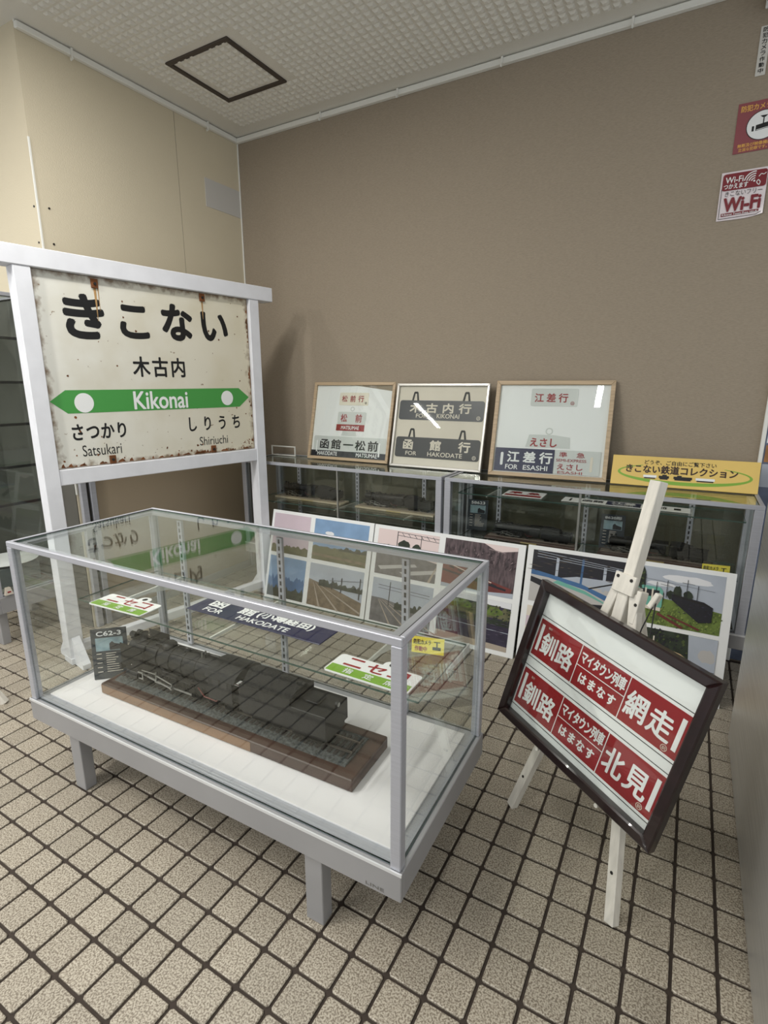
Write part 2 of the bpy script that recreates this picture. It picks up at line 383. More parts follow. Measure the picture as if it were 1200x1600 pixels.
# brown sliding door below the beige left wall, between aluminium jambs
dr = MB().box((XL, YL+1.0, .5), (XL+.06, 25.1, 19.6), DOORB).obj('door_1', kind='structure')
for y0, y1 in ((YL+.1, YL+.45), (YL+.65, YL+1.0), (25.1, 25.45), (25.6, 25.9)):
    MB().box((XL, y0, 0), (XL+.25, y1, 19.8), ALU, .03).obj('jamb', dr)
MB().box((XL, YL+.45, 0), (XL+.1, YL+.65, 19.8), DARKIN).box((XL, 25.45, 0), (XL+.1, 25.6, 19.8), DARKIN).obj('jamb_groove', dr)
MB().box((XL, YL+.1, 19.8), (XL+.25, 25.9, 20.2), ALU, .03).obj('head_rail', dr)
MB().box((-17.2, YL-.06, 0), (XL-.05, YL, 20), mat('dark_grey_panel', (92, 90, 84), .6)).obj('dark_cover_panel', kind='structure')  # dark panel added over the beige wall to stand for the dark interior
MB().box((XL, YL+1, 0), (XL+.15, 25.1, .5), ALUB, .02).obj('kick_rail', dr)

# ------------------------------------------------------------------ showcases
def standard(parent, x, y, z0, z1, facing=-1):
    s = MB().box((x-.13, y, z0), (x+.13, y+.12, z1), ALU, .01).obj('slotted_standard', parent)
    mb = MB(); z = z0+.15
    while z < z1-.2: mb.box((x-.035, y-.012*1, z), (x+.035, y+.01, z+.16), ALUD); z += .27
    mb.obj('slot', s)
def showcase(rt, W_, D, H, b0, b1, pw, leg_x, glass=GL, mull=None, standards=(), flange=.28, legw=.55, legd=.42, front_glass=None, back=None):
    fg = front_glass or glass; rh = .2
    for x in (0, W_-pw):
        for y in (0, D-pw): MB().box((x, y, b1), (x+pw, y+pw, H-rh), ALU, .02).obj('post', rt)
    rw = pw*.5
    for y in (0, D-rw): MB().box((0, y, H-rh), (W_, y+rw, H), ALU, .02).obj('top_rail', rt)
    for x in (0, W_-rw): MB().box((x, rw, H-rh), (x+rw, D-rw, H-.005), ALU, .02).obj('top_rail', rt)
    k = rw+.02; mb = MB()
    mb.box((rw, rw, H-.05), (W_-rw, k, H-.02), ALUD).box((rw, D-k, H-.05), (W_-rw, D-rw, H-.02), ALUD).box((rw, k, H-.05), (k, D-k, H-.02), ALUD).box((W_-k, k, H-.05), (W_-rw, D-k, H-.02), ALUD)
    mb.obj('rubber_gasket', rt)
    mb = MB()
    f_ = rw+flange
    mb.box((rw, rw, H-.2), (W_-rw, f_, H-.1), ALU).box((rw, D-f_, H-.2), (W_-rw, D-rw, H-.1), ALU)
    mb.box((rw, f_, H-.2), (f_, D-f_, H-.1), ALU).box((W_-f_, f_, H-.2), (W_-rw, D-f_, H-.1), ALU)
    mb.obj('glass_ledge', rt)
    for y, z0 in ((-.05, b0), (D-.1, b0)):
        MB().box((-.05, y, z0), (W_+.05, y+.15, b1), ALUB, .02).obj('base_panel', rt)
    for x in (-.05, W_-.1): MB().box((x, .1, b0), (x+.15, D-.1, b1), ALUB, .02).obj('base_panel', rt)
    MB().box((-.06, -.06, b1-.06), (W_+.06, -.02, b1+.02), mat('bright_bead_metal', (226, 228, 230), .3, .3)).obj('bright_bead', rt)
    MB().box((.1, .1, b0+.1), (W_-.1, D-.1, b1-.03), ALUB).obj('carcass', rt)
    MB().box((.1, .1, b1-.03), (W_-.1, D-.1, b1+.03), ALU).obj('sill', rt)
    MB().box((.42, .42, b1+.03), (W_-.42, D-.42, b1+.09), WDECK if back is None else back, .01).obj('deck', rt)
    for x in leg_x:
        for y in (.05, D-.05-legd):
            MB().box((x-legw/2, y, 0), (x+legw/2, y+legd, b0+.02), ALUB, .02).obj('leg', rt)
    def pane(p, q, g=glass): MB().box(p, q, g, side=GLE).obj('glass_pane', rt)
    t = .05; c = pw/2
    pane((pw, c-t, b1+.03), (W_-pw, c, H-rh), fg); 
    if mull is None: pane((pw, D-c, b1+.03), (W_-pw, D-c+t, H-rh))
    pane((c-t, pw, b1+.03), (c, D-pw, H-rh)); pane((W_-c, pw, b1+.03), (W_-c+t, D-pw, H-rh))
    pane((k, k, H-.095), (W_-k, D-k, H-.035))
    if mull is not None: MB().box((mull-.05, c-.09, b1), (mull+.05, c+.03, H-rh), STEELW, .01).obj('pane_joint', rt)
    for x in standards: standard(rt, x, D-pw-.05, b1+.1, H-.3)
def gshelf(rt, x0, x1, y0, y1, z, brackets, yb):
    sh = MB().box((x0, y0, z-.06), (x1, y1, z), GL, side=GLE).obj('glass_shelf', rt)
    for bx in brackets:
        MB().prism([(yb, z-.06), (yb, z-.55), (y0+(yb-y0)*.55, z-.2), (y0+.15, z-.14), (y0+.15, z-.06)], bx-.03, bx+.03, TRIMW, 'yz').obj('shelf_bracket', sh)

case = root('display_case', (-5.65, 3.9, 0), 'low glass showcase in the foreground with white deck holding the largest locomotive', 'showcase', rz=1.2)
showcase(case, 14.9, 5.85, 8.85, 2.15, 2.95, .27, (2.2, 12.35), standards=(1.9, 7.1, 12.25))
gshelf(case, .5, 14.45, 1.85, 5.35, 6.22, (1.9, 7.1, 12.25), 5.5)
MB().prism([(3.7, 6.18), (5.5, 6.18), (5.5, 5.9), (3.7, 6.06)], 14.44, 14.5, TRIMW, 'yz').obj('shelf_bracket', case)
lettering('LINE', (14.0, 2.24, 14.5, 2.33), mat('faint_grey_print', (112, 110, 106), .5), case, -.056, .02)

cabA = root('glass_cabinet', (-12.75, 22.15, 0), 'left glass counter cabinet with two black locomotives on pale boards inside', 'cabinet')
cabB = root('glass_cabinet', (2.42, 22.15, 0), 'right glass counter cabinet with dark cards and strip signs inside', 'cabinet')
for c in (cabA, cabB):
    Wd = 15.0 if c is cabA else 14.6
    showcase(c, Wd, 3.85, 9.0, 2.4, 3.1, .36, (1.6, Wd-1.6), glass=GL, front_glass=GL, mull=(7.9 if c is cabA else 7.17), standards=((2.2, 7.25, 12.3) if c is cabA else (2.07, 7.0, 12.0)), back=DARKIN)
gshelf(cabA, .45, 14.5, .5, 3.3, 6.2, (2.2, 7.25, 12.3), 3.45)
gshelf(cabB, .45, 14.1, .6, 3.3, 5.4, (2.07, 7.0, 12.0), 3.45)
gshelf(cabB, .45, 14.1, .95, 3.3, 8.05, (2.07, 7.0, 12.0), 3.45)
for c in (cabA, cabB):
    MB().box((.36, 3.62, 3.1), (14.2 if c is cabB else 14.6, 3.66, 8.8), GLD, side=GLE).obj('sliding_back_pane', c)

tall = root('tall_glass_showcase', (-21.9, 8.2, 0), 'tall glass shelving showcase beside the left wall behind the station sign', 'showcase')
showcase(tall, 4.6, 3.8, 18.6, 1.9, 2.8, .3, (.6, 4.0), back=mat('grey_deck', (110, 112, 106), .6))
for z in (7.7, 9.7, 11.95, 14.15, 16.4):
    MB().box((.3, .3, z-.05), (4.2, 3.4, z), GL, side=GLE).box((4.2, .3, z-.12), (4.3, 3.5, z+.02), ALUD).obj('glass_shelf', tall)
MB().box((.3, .3, 2.9), (.38, 3.35, 18.3), mat('grey_backboard', (84, 86, 80), .7)).box((.15, 3.35, 2.9), (4.3, 3.45, 18.3), mat('grey_backboard', (84, 86, 80), .7)).obj('backboard', tall)
o = MB().lathe((-19.6, 10.0, 4.0), (0, 0, 1), [(0, .9), (.06, 1.2), (.12, 1.5), (.16, 1.55), (.14, 1.45), (.1, 1.0), (.09, .1)], WPAPER, 36).obj('dish', label='round white dish on the lowest level of the tall left showcase', cat='dish')
o = MB().box((-19.6-1.2, 8.9, 2.9), (-19.6+1.2, 11.1, 3.98), mat('grey_riser', (98, 106, 106), .7), .03).obj('display_riser', label='grey riser block under the white dish in the tall showcase', cat='stand')
rt = root('price_tag', (-17.2, 8.75, 2.88), 'tiny folded cream tag with red mark on the tall showcase base', 'tag', rz=90)
MB().prism([(-.2, 0), (.22, 0), (.1, .42), (-.12, .42)], -.02, .02, CREAMW).prism([(-.2, 0), (.2, 0), (.1, .42), (-.12, .42)], .1, .13, CREAMW).obj('card', rt)
MB().box((-.08, -.03, .12), (.1, -.021, .2), RED).obj('print', rt)

# small white rack frame on the left end of cabinet A
o = root('wire_rack', (-13.9, 25.1, 9.0), 'low white metal rack frame on the left cabinet beside the oak frame', 'rack')
for nm, p, q in (('top_bar', (1.3, 0, .62), (3.5, .08, .7)), ('upright', (3.42, 0, 0), (3.5, .08, .62)), ('upright', (1.3, 0, 0), (1.38, .08, .62)), ('foot_bar', (1.38, 0, 0), (3.42, .08, .07))):
    MB().box(p, q, TRIMW, .01).obj(nm, o)

# ------------------------------------------------------------------ old station name sign
sg = root('station_sign', (-12.2, 8.9, 0), 'weathered white enamel station name sign with green band in white timber frame', 'sign', rz=80.5)
sg.scale.x = .962
for x in (-.07, 12.78):
    p = MB().box((x, 0, .35), (x+.73, .8, 19.03), WHITE, .03).obj('post', sg)
    for d in (-1, 1):
        y = 0 if d < 0 else .8
        MB().prism([(y, 0), (y+d*1.0, 0), (y+d*1.0, .25), (y, 1.45)], x+.17, x+.57, WHITE, 'yz').obj('brace', p)
    MB().box((x-.0, -.05, 0), (x+.73, .85, .36), WHITE, .03).obj('foot_block', p)
MB().box((-1.1, -.05, 19.03), (14.62, .95, 19.85), WHITE, .03).obj('top_beam', sg)
MB().box((.66, .05, 9.22), (12.78, .7, 9.98), WHITE, .03).obj('bottom_beam', sg)
MB().box((.66, .15, .45), (12.78, .6, .95), WHITE, .03).obj('floor_stretcher', sg)
bd = MB().box((.66, .22, 10.0), (12.76, .34, 19.02), ENAM, .02).obj('enamel_board', sg)
y = .215
lettering('き', (1.95, 16.2, 3.75, 18.1), BLACK, bd, y, .045)
lettering('こ', (4.65, 16.35, 6.1, 17.85), BLACK, bd, y, .045)
lettering('な', (7.0, 16.4, 8.75, 18.15), BLACK, bd, y, .045)
lettering('い', (9.45, 16.5, 11.15, 17.95), BLACK, bd, y, .045)
chars('木古内', (5.05, 14.4, 8.15, 15.4), BLACK, bd, y, .02, w=.92)
MB().prism([(.74, 13.2), (1.5, 13.72), (11.75, 13.78), (12.5, 13.22), (11.75, 12.66), (1.5, 12.62)], .212, .219, GREEN).obj('green_band', bd)
MB().prism(disc(2.32, 13.03+.08, .47), .205, .211, WPAPER).obj('white_dot', bd)
MB().prism([p for p in disc(10.85, 13.2, .43)], .205, .211, WPAPER).obj('white_dot', bd)
lettering('Kikonai', (4.9, 12.72, 8.1, 13.62), WPAPER, bd, .203, .02)
chars('さつかり', (1.5, 11.3, 4.4, 12.12), BLACK, bd, y, .022, w=.66)
chars('しりうち', (7.95, 11.35, 11.75, 12.2), BLACK, bd, y, .018, w=.66)
lettering('Satsukari', (1.95, 10.5, 3.95, 11.05), BLACK, bd, y, .003)
lettering('Shiriuchi', (8.7, 10.5, 10.7, 11.0), BLACK, bd, y, .0)
RUST = mat('rust', (120, 72, 36), .8, var=(12, .4, 4)); RUST2 = mat('thin_rust_stain', (176, 140, 92), .6, var=(14, .2, 4))
for x, z, s in ((3.5, 18.5, 1), (9.55, 18.55, 1), (3.4, 10.02, 0), (9.6, 10.02, 0)):
    MB().box((x-.17, .14, z), (x+.17, .215, z+.42), RUST, .02).cyl((x, .14, z+.2), (x, .09, z+.2), .07, SCREW, 10).obj('mounting_clip', bd)
for x, z0, z1, w in ((3.5, 17.0, 18.6, .07), (3.66, 17.5, 18.6, .03), (9.55, 17.6, 18.6, .06)):
    MB().prism([(x-w, z1), (x+w, z1), (x+w*.7, (z0+z1)/2), (x+.01, z0), (x-.01, z0), (x-w*.5, (z0+z1)/2)], .212, .219, RUST2).obj('rust_streak', bd)
mb = MB()
for k in range(70):
    x = random.choice((random.uniform(.8, 12.6), random.uniform(.8, 12.6), random.uniform(11.6, 12.7))); z = random.choice((random.uniform(10.1, 18.9), random.uniform(10.1, 10.6))); r = random.uniform(.02, .07)
    mb.prism([(x+r*random.uniform(.6, 1.2)*math.cos(a), z+r*random.uniform(.6, 1.3)*math.sin(a)) for a in [i*math.pi/3 for i in range(6)]], .213, .219, RUST)
mb.obj('rust_spots', bd, kind='stuff')
mb = MB()
for k in range(26):
    z = random.uniform(10.3, 18.8); h = random.uniform(.05, .22); w = random.uniform(.03, .16)
    mb.prism([(12.7, z-h), (12.7-w, z-h*.3), (12.7-w*.7, z+h*.4), (12.7, z+h)], .212, .219, RUST)
for k in range(40):
    x = random.uniform(.8, 12.6); h = random.uniform(.05, .2); w = random.uniform(.04, .22)
    mb.prism([(x-w, 10.04), (x+w, 10.04), (x+w*.3, 10.04+h), (x-w*.6, 10.04+h*.6)], .212, .219, RUST)
mb.obj('rust_rim', bd, kind='stuff')

# ------------------------------------------------------------------ framed pictures on the cabinets
def mitred(rt, x0, z0, x1, z1, w, ya, yb, m, mh, bev):
    """four mitred bars around the opening x0..x1, z0..z1"""
    for pl, mm in (([(x0, z0), (x0, z1), (x0-w, z1+w), (x0-w, z0-w)], m), ([(x1, z0), (x1+w, z0-w), (x1+w, z1+w), (x1, z1)], m),
                   ([(x0, z0), (x0-w, z0-w), (x1+w, z0-w), (x1, z0)], mh), ([(x0, z1), (x1, z1), (x1+w, z1+w), (x0-w, z1+w)], mh)):
        MB().prism(pl, ya, yb, mm, bev=bev).obj('frame_bar', rt)
def frame(rt, W_, H, bw, bd_, m, mh, back, glass=True, dep=.22):
    mitred(rt, bw, bd_, W_-bw, H-bd_, bw, 0, dep, m, mh, .02)
    b = MB().box((bw*.8, dep-.06, bd_*.8), (W_-bw*.8, dep-.02, H-bd_*.8), back).obj('backing_board', rt)
    if glass: MB().box((bw*.8, .06, bd_*.8), (W_-bw*.8, .08, H-bd_*.8), GL).obj('picture_glass', rt)
    return b
def plate(rt, pts, m, name='sign_plate', y0=.14, y1=.16, label=None): return MB().prism(pts, y0, y1, m).obj(name, rt, label=label)
def rivet(rt, x, z, r=.1, m=CREAMW): 
    mb = MB(); ring_poly(mb, x, z, r*.75, r, .133, m, n=14); mb.obj('maker_mark', rt); lettering('函', (x-r*.5, z-r*.5, x+r*.5, z+r*.5), m, rt, .133)
Y = .135
f1 = root('framed_plates', (-9.17, 24.87, 9.02), 'oak frame leaning on the wall with three white and navy destination plates', 'picture frame', rz=1.7, tilt=13.4)
frame(f1, 6.32, 5.28, .2, .2, OAK, OAKH, WPAPER)
p = plate(f1, rrect(2.1, 3.75, 4.35, 4.6, .06), mat('pale_cream_plate', (226, 220, 204), .4), label='cream plate with red characters'); chars('松前行', (2.3, 3.98, 4.0, 4.4), RED, p, Y, .02, w=.42); rivet(p, 4.18, 3.92, .08, SCREW)
mb = MB(); ring_poly(mb, 3.2, 3.5, .1, .16, .15, ACRY, n=16); mb.prism(rrect(2.1, 2.45, 4.3, 3.3, .1), .14, .16, ACRY); p = mb.obj('sign_plate', f1, label='clear plate with red characters over a red strip')
chars('松 前', (2.35, 2.62, 4.0, 3.15), RED, p, Y, .02, w=.5); plate(p, [(2.05, 2.02), (4.25, 2.02), (4.25, 2.45), (2.05, 2.45)], MRED, 'red_strip'); lettering('MATSUMAE', (2.45, 2.12, 3.85, 2.35), WPAPER, p, .13, .015)
plate(f1, [(2.5, 1.7), (3.7, 1.7), (3.6, 2.0), (2.6, 2.0)], ACRY, 'clear_hanger')
p = plate(f1, rrect(.35, .28, 6.0, 1.62, .12), ACRY, label='pale plate with black characters over a navy strip'); plate(p, [(.22, .2), (6.1, .2), (6.1, .62), (.22, .62)], DNAVY, 'navy_strip', .125, .14)
chars('函館一松前', (.85, .75, 5.45, 1.4), BLACK, p, Y, .025, w=.78); lettering('HAKODATE', (.75, .3, 2.35, .56), WPAPER, p, .12, .012); lettering('MATSUMAE', (3.85, .3, 5.45, .56), WPAPER, p, .12, .012)
plate(p, rrect(5.5, .38, 5.62, 1.3, .05), WPAPER, 'white_slot', .118, .124); plate(p, rrect(.6, .5, .68, 1.3, .03), WPAPER, 'white_slot', .118, .124); rivet(p, 5.85, .36, .09)

f2 = root('framed_plates', (-2.42, 24.53, 9.02), 'silver frame leaning on the wall with two black hanging destination plates', 'picture frame', rz=.2, tilt=12.6)
frame(f2, 6.03, 5.17, .15, .15, SILV, SILV, CREAMW)
def hanger(x, z): 
    mb = MB(); 
    for q in ([(x-.24, z), (x-.14, z+.5), (x-.04, z+.5), (x-.12, z)], [(x+.24, z), (x+.14, z+.5), (x+.04, z+.5), (x+.12, z)]): mb.prism(q, .14, .16, BLACK)
    mb.prism([(x-.14, z+.42), (x+.14, z+.42), (x+.1, z+.54), (x-.1, z+.54)], .138, .162, BLACK); return mb
for z0, z1, m, jp, en, lb in ((2.95, 4.15, DNAVY, '木古内行', ('FOR', 'KIKONAI'), 'navy plate with large white characters'), (.62, 1.88, mat('charcoal_enamel', (42, 42, 46), .35, coat=.2), '函館行', ('FOR', 'HAKODATE'), 'charcoal plate with large white characters')):
    p = plate(f2, rrect(.25, z0, 5.8, z1, .16), m, label=lb)
    for x in (1.3, 4.65): hanger(x, z1).obj('hanging_hook', p)
    if len(jp) == 4: chars(jp, (1.0, z0+.46, 5.0, z0+1.02), CREAMW, p, Y, .035, w=.75)
    else: chars(jp, (.75, z0+.5, 5.2, z0+1.1), CREAMW, p, Y, .035, w=.72)
    lettering(en[0], (1.45 if len(jp) == 4 else 1.0, z0+.14, 2.2 if len(jp) == 4 else 1.75, z0+.38), CREAMW, p, Y, .015)
    lettering(en[1], (2.85 if len(jp) == 4 else 2.5, z0+.14, 4.3 if len(jp) == 4 else 4.75, z0+.4), CREAMW, p, Y, .015)
    rivet(p, 5.5, z0+.2, .12, CREAMW)

f3 = root('framed_plates', (4.2, 24.15, 9.02), 'widest oak frame by the yellow banner with navy and clear plates along its bottom', 'picture frame', rz=5.2, tilt=14.7)
frame(f3, 6.22, 5.38, .22, .24, OAK, OAKH, WPAPER)
p = plate(f3, rrect(1.95, 3.98, 4.4, 4.95, .08), ACRY, label='pale plate with red characters'); chars('江差行', (2.15, 4.2, 3.9, 4.68), RED, p, Y, .02, w=.48); rivet(p, 4.15, 4.15, .1, RED)
mb = MB(); ring_poly(mb, 3.1, 2.6, .13, .2, .15, ACRY, n=16); mb.prism([(1.9, 1.7), (4.25, 1.7), (4.2, 2.3), (3.4, 2.4), (2.9, 2.4), (2.05, 2.4)], .145, .165, ACRY); p = mb.obj('sign_plate', f3, label='clear plate half hidden behind the navy one')
lettering('えさし', (2.15, 1.75, 3.55, 2.2), RED, p, .138, .03)
p = plate(f3, [(.28, .3), (3.5, .3), (3.5, 1.6), (.28, 1.6)], NAVY, y0=.12, y1=.135, label='navy plate with white characters'); chars('江差行', (.98, .82, 3.4, 1.42), WPAPER, p, .11, .03, w=.66)
lettering('FOR', (.92, .42, 1.6, .68), WPAPER, p, .11, .015); lettering('ESASHI', (1.9, .42, 3.2, .68), WPAPER, p, .11, .015); plate(p, rrect(.6, .62, .75, 1.35, .07), WPAPER, 'white_slot', .108, .118); rivet(p, .42, .45, .1)
p = plate(f3, [(3.52, .3), (5.85, .3), (5.85, 1.6), (3.52, 1.6)], ACRY, y0=.12, y1=.135, label='pale plate with red characters'); lettering('準　急', (3.75, 1.22, 5.05, 1.5), RED, p, .11, .01); lettering('SEMI-EXPRESS', (3.62, .98, 5.15, 1.13), RED, p, .11, .01)
lettering('えさし', (3.7, .55, 5.0, .86), RED, p, .11, .02); lettering('ESASHI', (3.75, .33, 5.0, .47), RED, p, .11, .01); plate(p, rrect(5.35, .5, 5.48, 1.3, .06), CREAMW, 'white_slot', .108, .118)

bn = root('banner_board', (10.6, 24.72, 9.02), 'yellow welcome banner board with green swoosh on the right cabinet', 'banner', rz=1.9, tilt=17)
MB().box((0, 0, 0), (6.36, .14, 1.5), YELLOW, .01).obj('board', bn)
mb = MB(); n = 60
for i in range(n):
    def el(t, k):
        a = R(128+284*t); w = .012+.075*math.sin(math.pi*t)**.8
        return (3.2+(2.85+k*w)*math.cos(a), -.004, .68+(.46+k*w)*math.sin(a))
    t0, t1 = i/n, (i+1)/n
    mb.face([el(t0, 1), el(t0, -1), el(t1, -1), el(t1, 1)], GREEN if False else LGREEN)
mb.obj('green_swoosh', bn)
lettering('どうぞ、ご自由にご覧下さい', (1.5, 1.1, 4.6, 1.32), BLACK, bn, -.008, .012)
lettering('きこない鉄道コレクション', (.68, .66, 5.5, 1.06), mat('dark_brown_print', (52, 30, 20), .5), bn, -.008, .03)
mb = MB()
for x0, x1, c in ((1.5, 2.1, WPAPER), (2.2, 2.65, BLACK), (2.85, 3.65, BLACK), (3.8, 4.6, WPAPER)):
    mb.box((x0, -.012, .44), (x1, -.006, .56), c).box((x0+.05, -.012, .38), (x1-.05, -.006, .44), SCREW)
    if c is BLACK: mb.box((x0+.15, -.012, .56), (x0+.35, -.006, .62), c)
mb.obj('train_silhouettes', bn)

# ------------------------------------------------------------------ easel with the red framed sign
def easel(feet, apex, top, rear, label, group=None):
    f1_, f2_ = V3(feet[0]), V3(feet[1]); base = (f1_+f2_+V3(rear))/3; base.z = 0
    rt = root('easel', base, label, 'easel', group=group); L_ = lambda p: V3(p)-base
    along = (f1_-f2_).normalized(); up = (V3(top)-V3(apex)).normalized(); fr = up.cross(along).normalized()
    if fr.dot(V3(CAMP)-base) < 0: fr = -fr
    MB().beam(L_(V3(apex)-up*1.3), L_(top), .36, .34, WOODW, along, .02).obj('mast', rt)
    for f, o_ in ((f1_, .32), (f2_, -.32)):
        a = V3(apex)+along*o_-up*.1; d = (a-f).normalized()
        l = MB().beam(L_(f), L_(a), .3, .26, WOODW, along, .02).obj('leg', rt)
        q = f+d*1.3+fr*.132; MB().cyl(L_(q), L_(q+fr*.012), .045, SCREW, 10).obj('bolt', l)
    a = V3(apex)-fr*.3; MB().beam(L_(rear), L_(a), .3, .26, WOODW, along, .02).obj('rear_leg', rt)
    pc = V3(apex)+fr*.2+up*.1
    pl = MB().beam(L_(pc-up*.28), L_(pc+up*.28), .74, .1, WOODW, along, .015).obj('clamp_plate', rt)
    for s in (-1, 1): 
        q = pc+along*.24*s+up*.16+fr*.05; MB().cyl(L_(q), L_(q+fr*.02), .05, SCREW, 10).obj('bolt', pl)
    q = V3(apex)+along*.5-up*.35; MB().beam(L_(q-up*.55), L_(q+up*.4), .16, .3, WOODW, along, .015).cyl(L_(q+fr*.15), L_(q+fr*.17), .045, SCREW, 10).obj('side_slat', rt)
    q = V3(apex)+along*.95-up*.05; MB().beam(L_(q-up*.22-along*.1), L_(q+up*.22+along*.05), .14, .2, WOODW, along, .02).obj('wedge', rt)
    return rt, along, up, fr, base
E1 = easel(((13.58, 8.07, 0), (10.08, 10.81, 0)), (12.88, 11.3, 8.28), (13.31, 11.94, 11.32), (14.5, 12.6, 0), 'whitewashed wooden easel holding the dark framed red sign')
rt, along, up, fr, base = E1
pk = V3((12.88, 11.3, 8.28))+along*.95
MB().tube([pk-base, pk-up*.9-along*.1-base+fr*.1, pk-up*2.0-along*.12-base+fr*.2], .018, CORD).tube([pk-base, pk-up*.9+along*.2-base+fr*.1, pk-up*2.2+along*.45-base+fr*.2], .018, CORD).obj('cord', rt)
ap = V3((12.88, 11.3, 8.28)); MB().tube([ap-along*.35-base, ap-along*1.25-up*.5+fr*.15-base], .025, CORD).obj('cord', rt)

a_ = Vector((0.83735, -0.53676, -0.10365)); b_ = Vector((-0.21278, -0.14534, -0.96623))
zf = -b_; yf = zf.cross(a_).normalized()
M = Matrix((a_, yf, zf)).transposed().to_4x4()
fs = root('framed_sign', (9.68178, 11.02422, 3.53283), 'dark mahogany frame on the easel showing two red train destination boards', 'framed sign', M=M)
Wf, Hf = 5.25, 4.2
mitred(fs, 0, 0, Wf, Hf, .29, -.15, .18, MAHO, MAHO, .04)
MB().box((-.1, .12, -.1), (Wf+.1, .17, Hf+.1), WPAPER).obj('backing_board', fs)
MB().box((-.05, .0, -.05), (Wf+.05, .02, Hf+.05), GL).obj('picture_glass', fs)
for z0, z1, end in ((2.06, 3.3, '網走'), (.3, 1.56, '北見')):
    bd2 = MB().box((.0, .11, z0-.09), (Wf, .14, z1+.09), WPAPER, .005).obj('destination_board', fs)
    for z in (z0-.1, z1+.1): MB().box((0, .105, z-.008), (Wf, .139, z+.008), SCREW).obj('board_edge_line', bd2)
    MB().box((.06, .1, z0), (5.2, .11, z1), MRED).obj('red_field', bd2)
    yy = .095; h = z1-z0
    for x0, x1 in ((.16, .27), (4.98, 5.1)): MB().box((x0, yy-.004, z0+.16*h), (x1, yy+.004, z1-.12*h), WPAPER).obj('white_bar', bd2)
    MB().box((1.74, yy-.003, z0), (1.765, yy+.003, z1), WPAPER).box((3.42, yy-.003, z0), (3.445, yy+.003, z1), WPAPER).box((1.76, yy-.003, z0+.5*h), (3.42, yy+.003, z0+.5*h+.022), WPAPER).obj('divider_line', bd2)
    lettering('釧', (.34, z0+.18*h, .92, z0+.74*h), WPAPER, bd2, yy, .018); lettering('路', (1.0, z0+.18*h, 1.6, z0+.74*h), WPAPER, bd2, yy, .018)
    lettering('急行'[0:1]+'行', (.42, z0+.84*h, .56, z0+.9*h), CREAMW, bd2, yy, .01)
    chars('マイタウン列車', (1.82, z0+.6*h, 3.36, z0+.9*h), WPAPER, bd2, yy, .025, w=.21)
    chars('はまなす', (1.95, z0+.14*h, 3.25, z0+.4*h), WPAPER, bd2, yy, .03, w=.28)
    lettering(end[0], (3.52, z0+.2*h, 4.12, z0+.78*h), WPAPER, bd2, yy, .018); lettering(end[1], (4.22, z0+.2*h, 4.86, z0+.78*h), WPAPER, bd2, yy, .018)
    mb = MB(); ring_poly(mb, 4.82, z0+.1*h, .075, .09, yy, CREAMW, n=18); mb.obj('depot_mark', bd2); lettering('釧', (4.77, z0+.06*h, 4.87, z0+.14*h), CREAMW, bd2, yy, .0)
# two pegs of the easel carry the frame
br = M.to_3x3()
for u in (1.6, 3.9):
    c = V3((9.68178, 11.02422, 3.53283)) + a_*u - zf*.365
    MB().cyl(c-base-yf*.08, c-base+yf*1.0, .06, WOODW, 10).obj('peg', rt)

E2, *_ = easel(((-11.55, 5.4, 0), (-17.0, 1.6, 0)), (-15.2, 2.6, 7.4), (-15.5, 2.3, 10.2), (-19.0, 4.6, 0), 'white easel at the left edge with only one foot in view')

# ------------------------------------------------------------------ photograph boards leaning on the cabinets
SKY = mat('print_sky_blue', (128, 160, 196), .5, var=(6, .18, 3)); SKYP = mat('print_lilac_sky', (206, 190, 200), .5, var=(5, .05, 3)); SKYG = mat('print_grey_sky', (176, 184, 196), .5, var=(5, .1, 4))
SKYK = mat('print_pink_sky', (226, 208, 206), .5); CLOUD = mat('print_cloud', (226, 228, 232), .5)
GRASS = mat('print_grass', (104, 124, 56), .6, var=(25, .4, 5)); FIELD = mat('print_olive_field', (104, 104, 74), .6, var=(20, .3, 5)); TREE = mat('print_dark_trees', (44, 54, 40), .6, var=(22, .5, 5))
WTREE = mat('print_winter_trees', (104, 88, 92), .6, var=(16, .55, 6, (4, 4, 1)), c2=(54, 44, 48)); GRAV = mat('print_brown_gravel', (128, 112, 92), .6, var=(26, .3, 5)); GRAVG = mat('print_grey_gravel', (112, 110, 112), .6, var=(26, .3, 5))
PDK = mat('print_near_black', (30, 30, 38), .5); PRAIL = mat('print_rail', (172, 160, 146), .5); TEAL = mat('print_teal_train', (110, 176, 160), .5); PBLUE = mat('print_blue_train', (64, 104, 150), .5, var=(6, .3, 3))
ROOF = mat('print_red_brown', (112, 50, 46), .5, var=(8, .3, 3)); PPUR = mat('print_dark_violet', (52, 46, 66), .5, var=(14, .4, 4)); PCREAM = mat('print_cream_train', (206, 182, 140), .5, var=(8, .1, 3)); PCONC = mat('print_pale_concrete', (186, 184, 182), .5)
LEAF = mat('print_leaf_green', (74, 88, 46), .6); LEAF2 = mat('print_light_grass', (136, 152, 78), .6); TWIG = mat('print_twig_grey', (138, 122, 124), .6); DTWIG = mat('print_dark_twig', (52, 40, 46), .6); STONE = mat('print_pale_stone', (150, 138, 120), .6); DST = mat('print_dark_stone', (86, 76, 66), .6); WAVE = mat('print_violet_glint', (92, 84, 104), .6)
def photo(parent, x0, z0, x1, z1, items, label):
    W_, H = x1-x0, z1-z0; P = lambda u, v: (x0+u*W_, z0+v*H)
    o = MB().box((x0, -.012, z0), (x1, 0, z1), items[0]).obj('photo_print', parent, label=label)
    mb = MB(); y = -.0135
    for m, pts in items[1:]:
        y -= .0002; f = [(P(u, v)[0], y, P(u, v)[1]) for u, v in pts]
        mb.face(f[::-1], m)
    mb.obj('print', o); return o
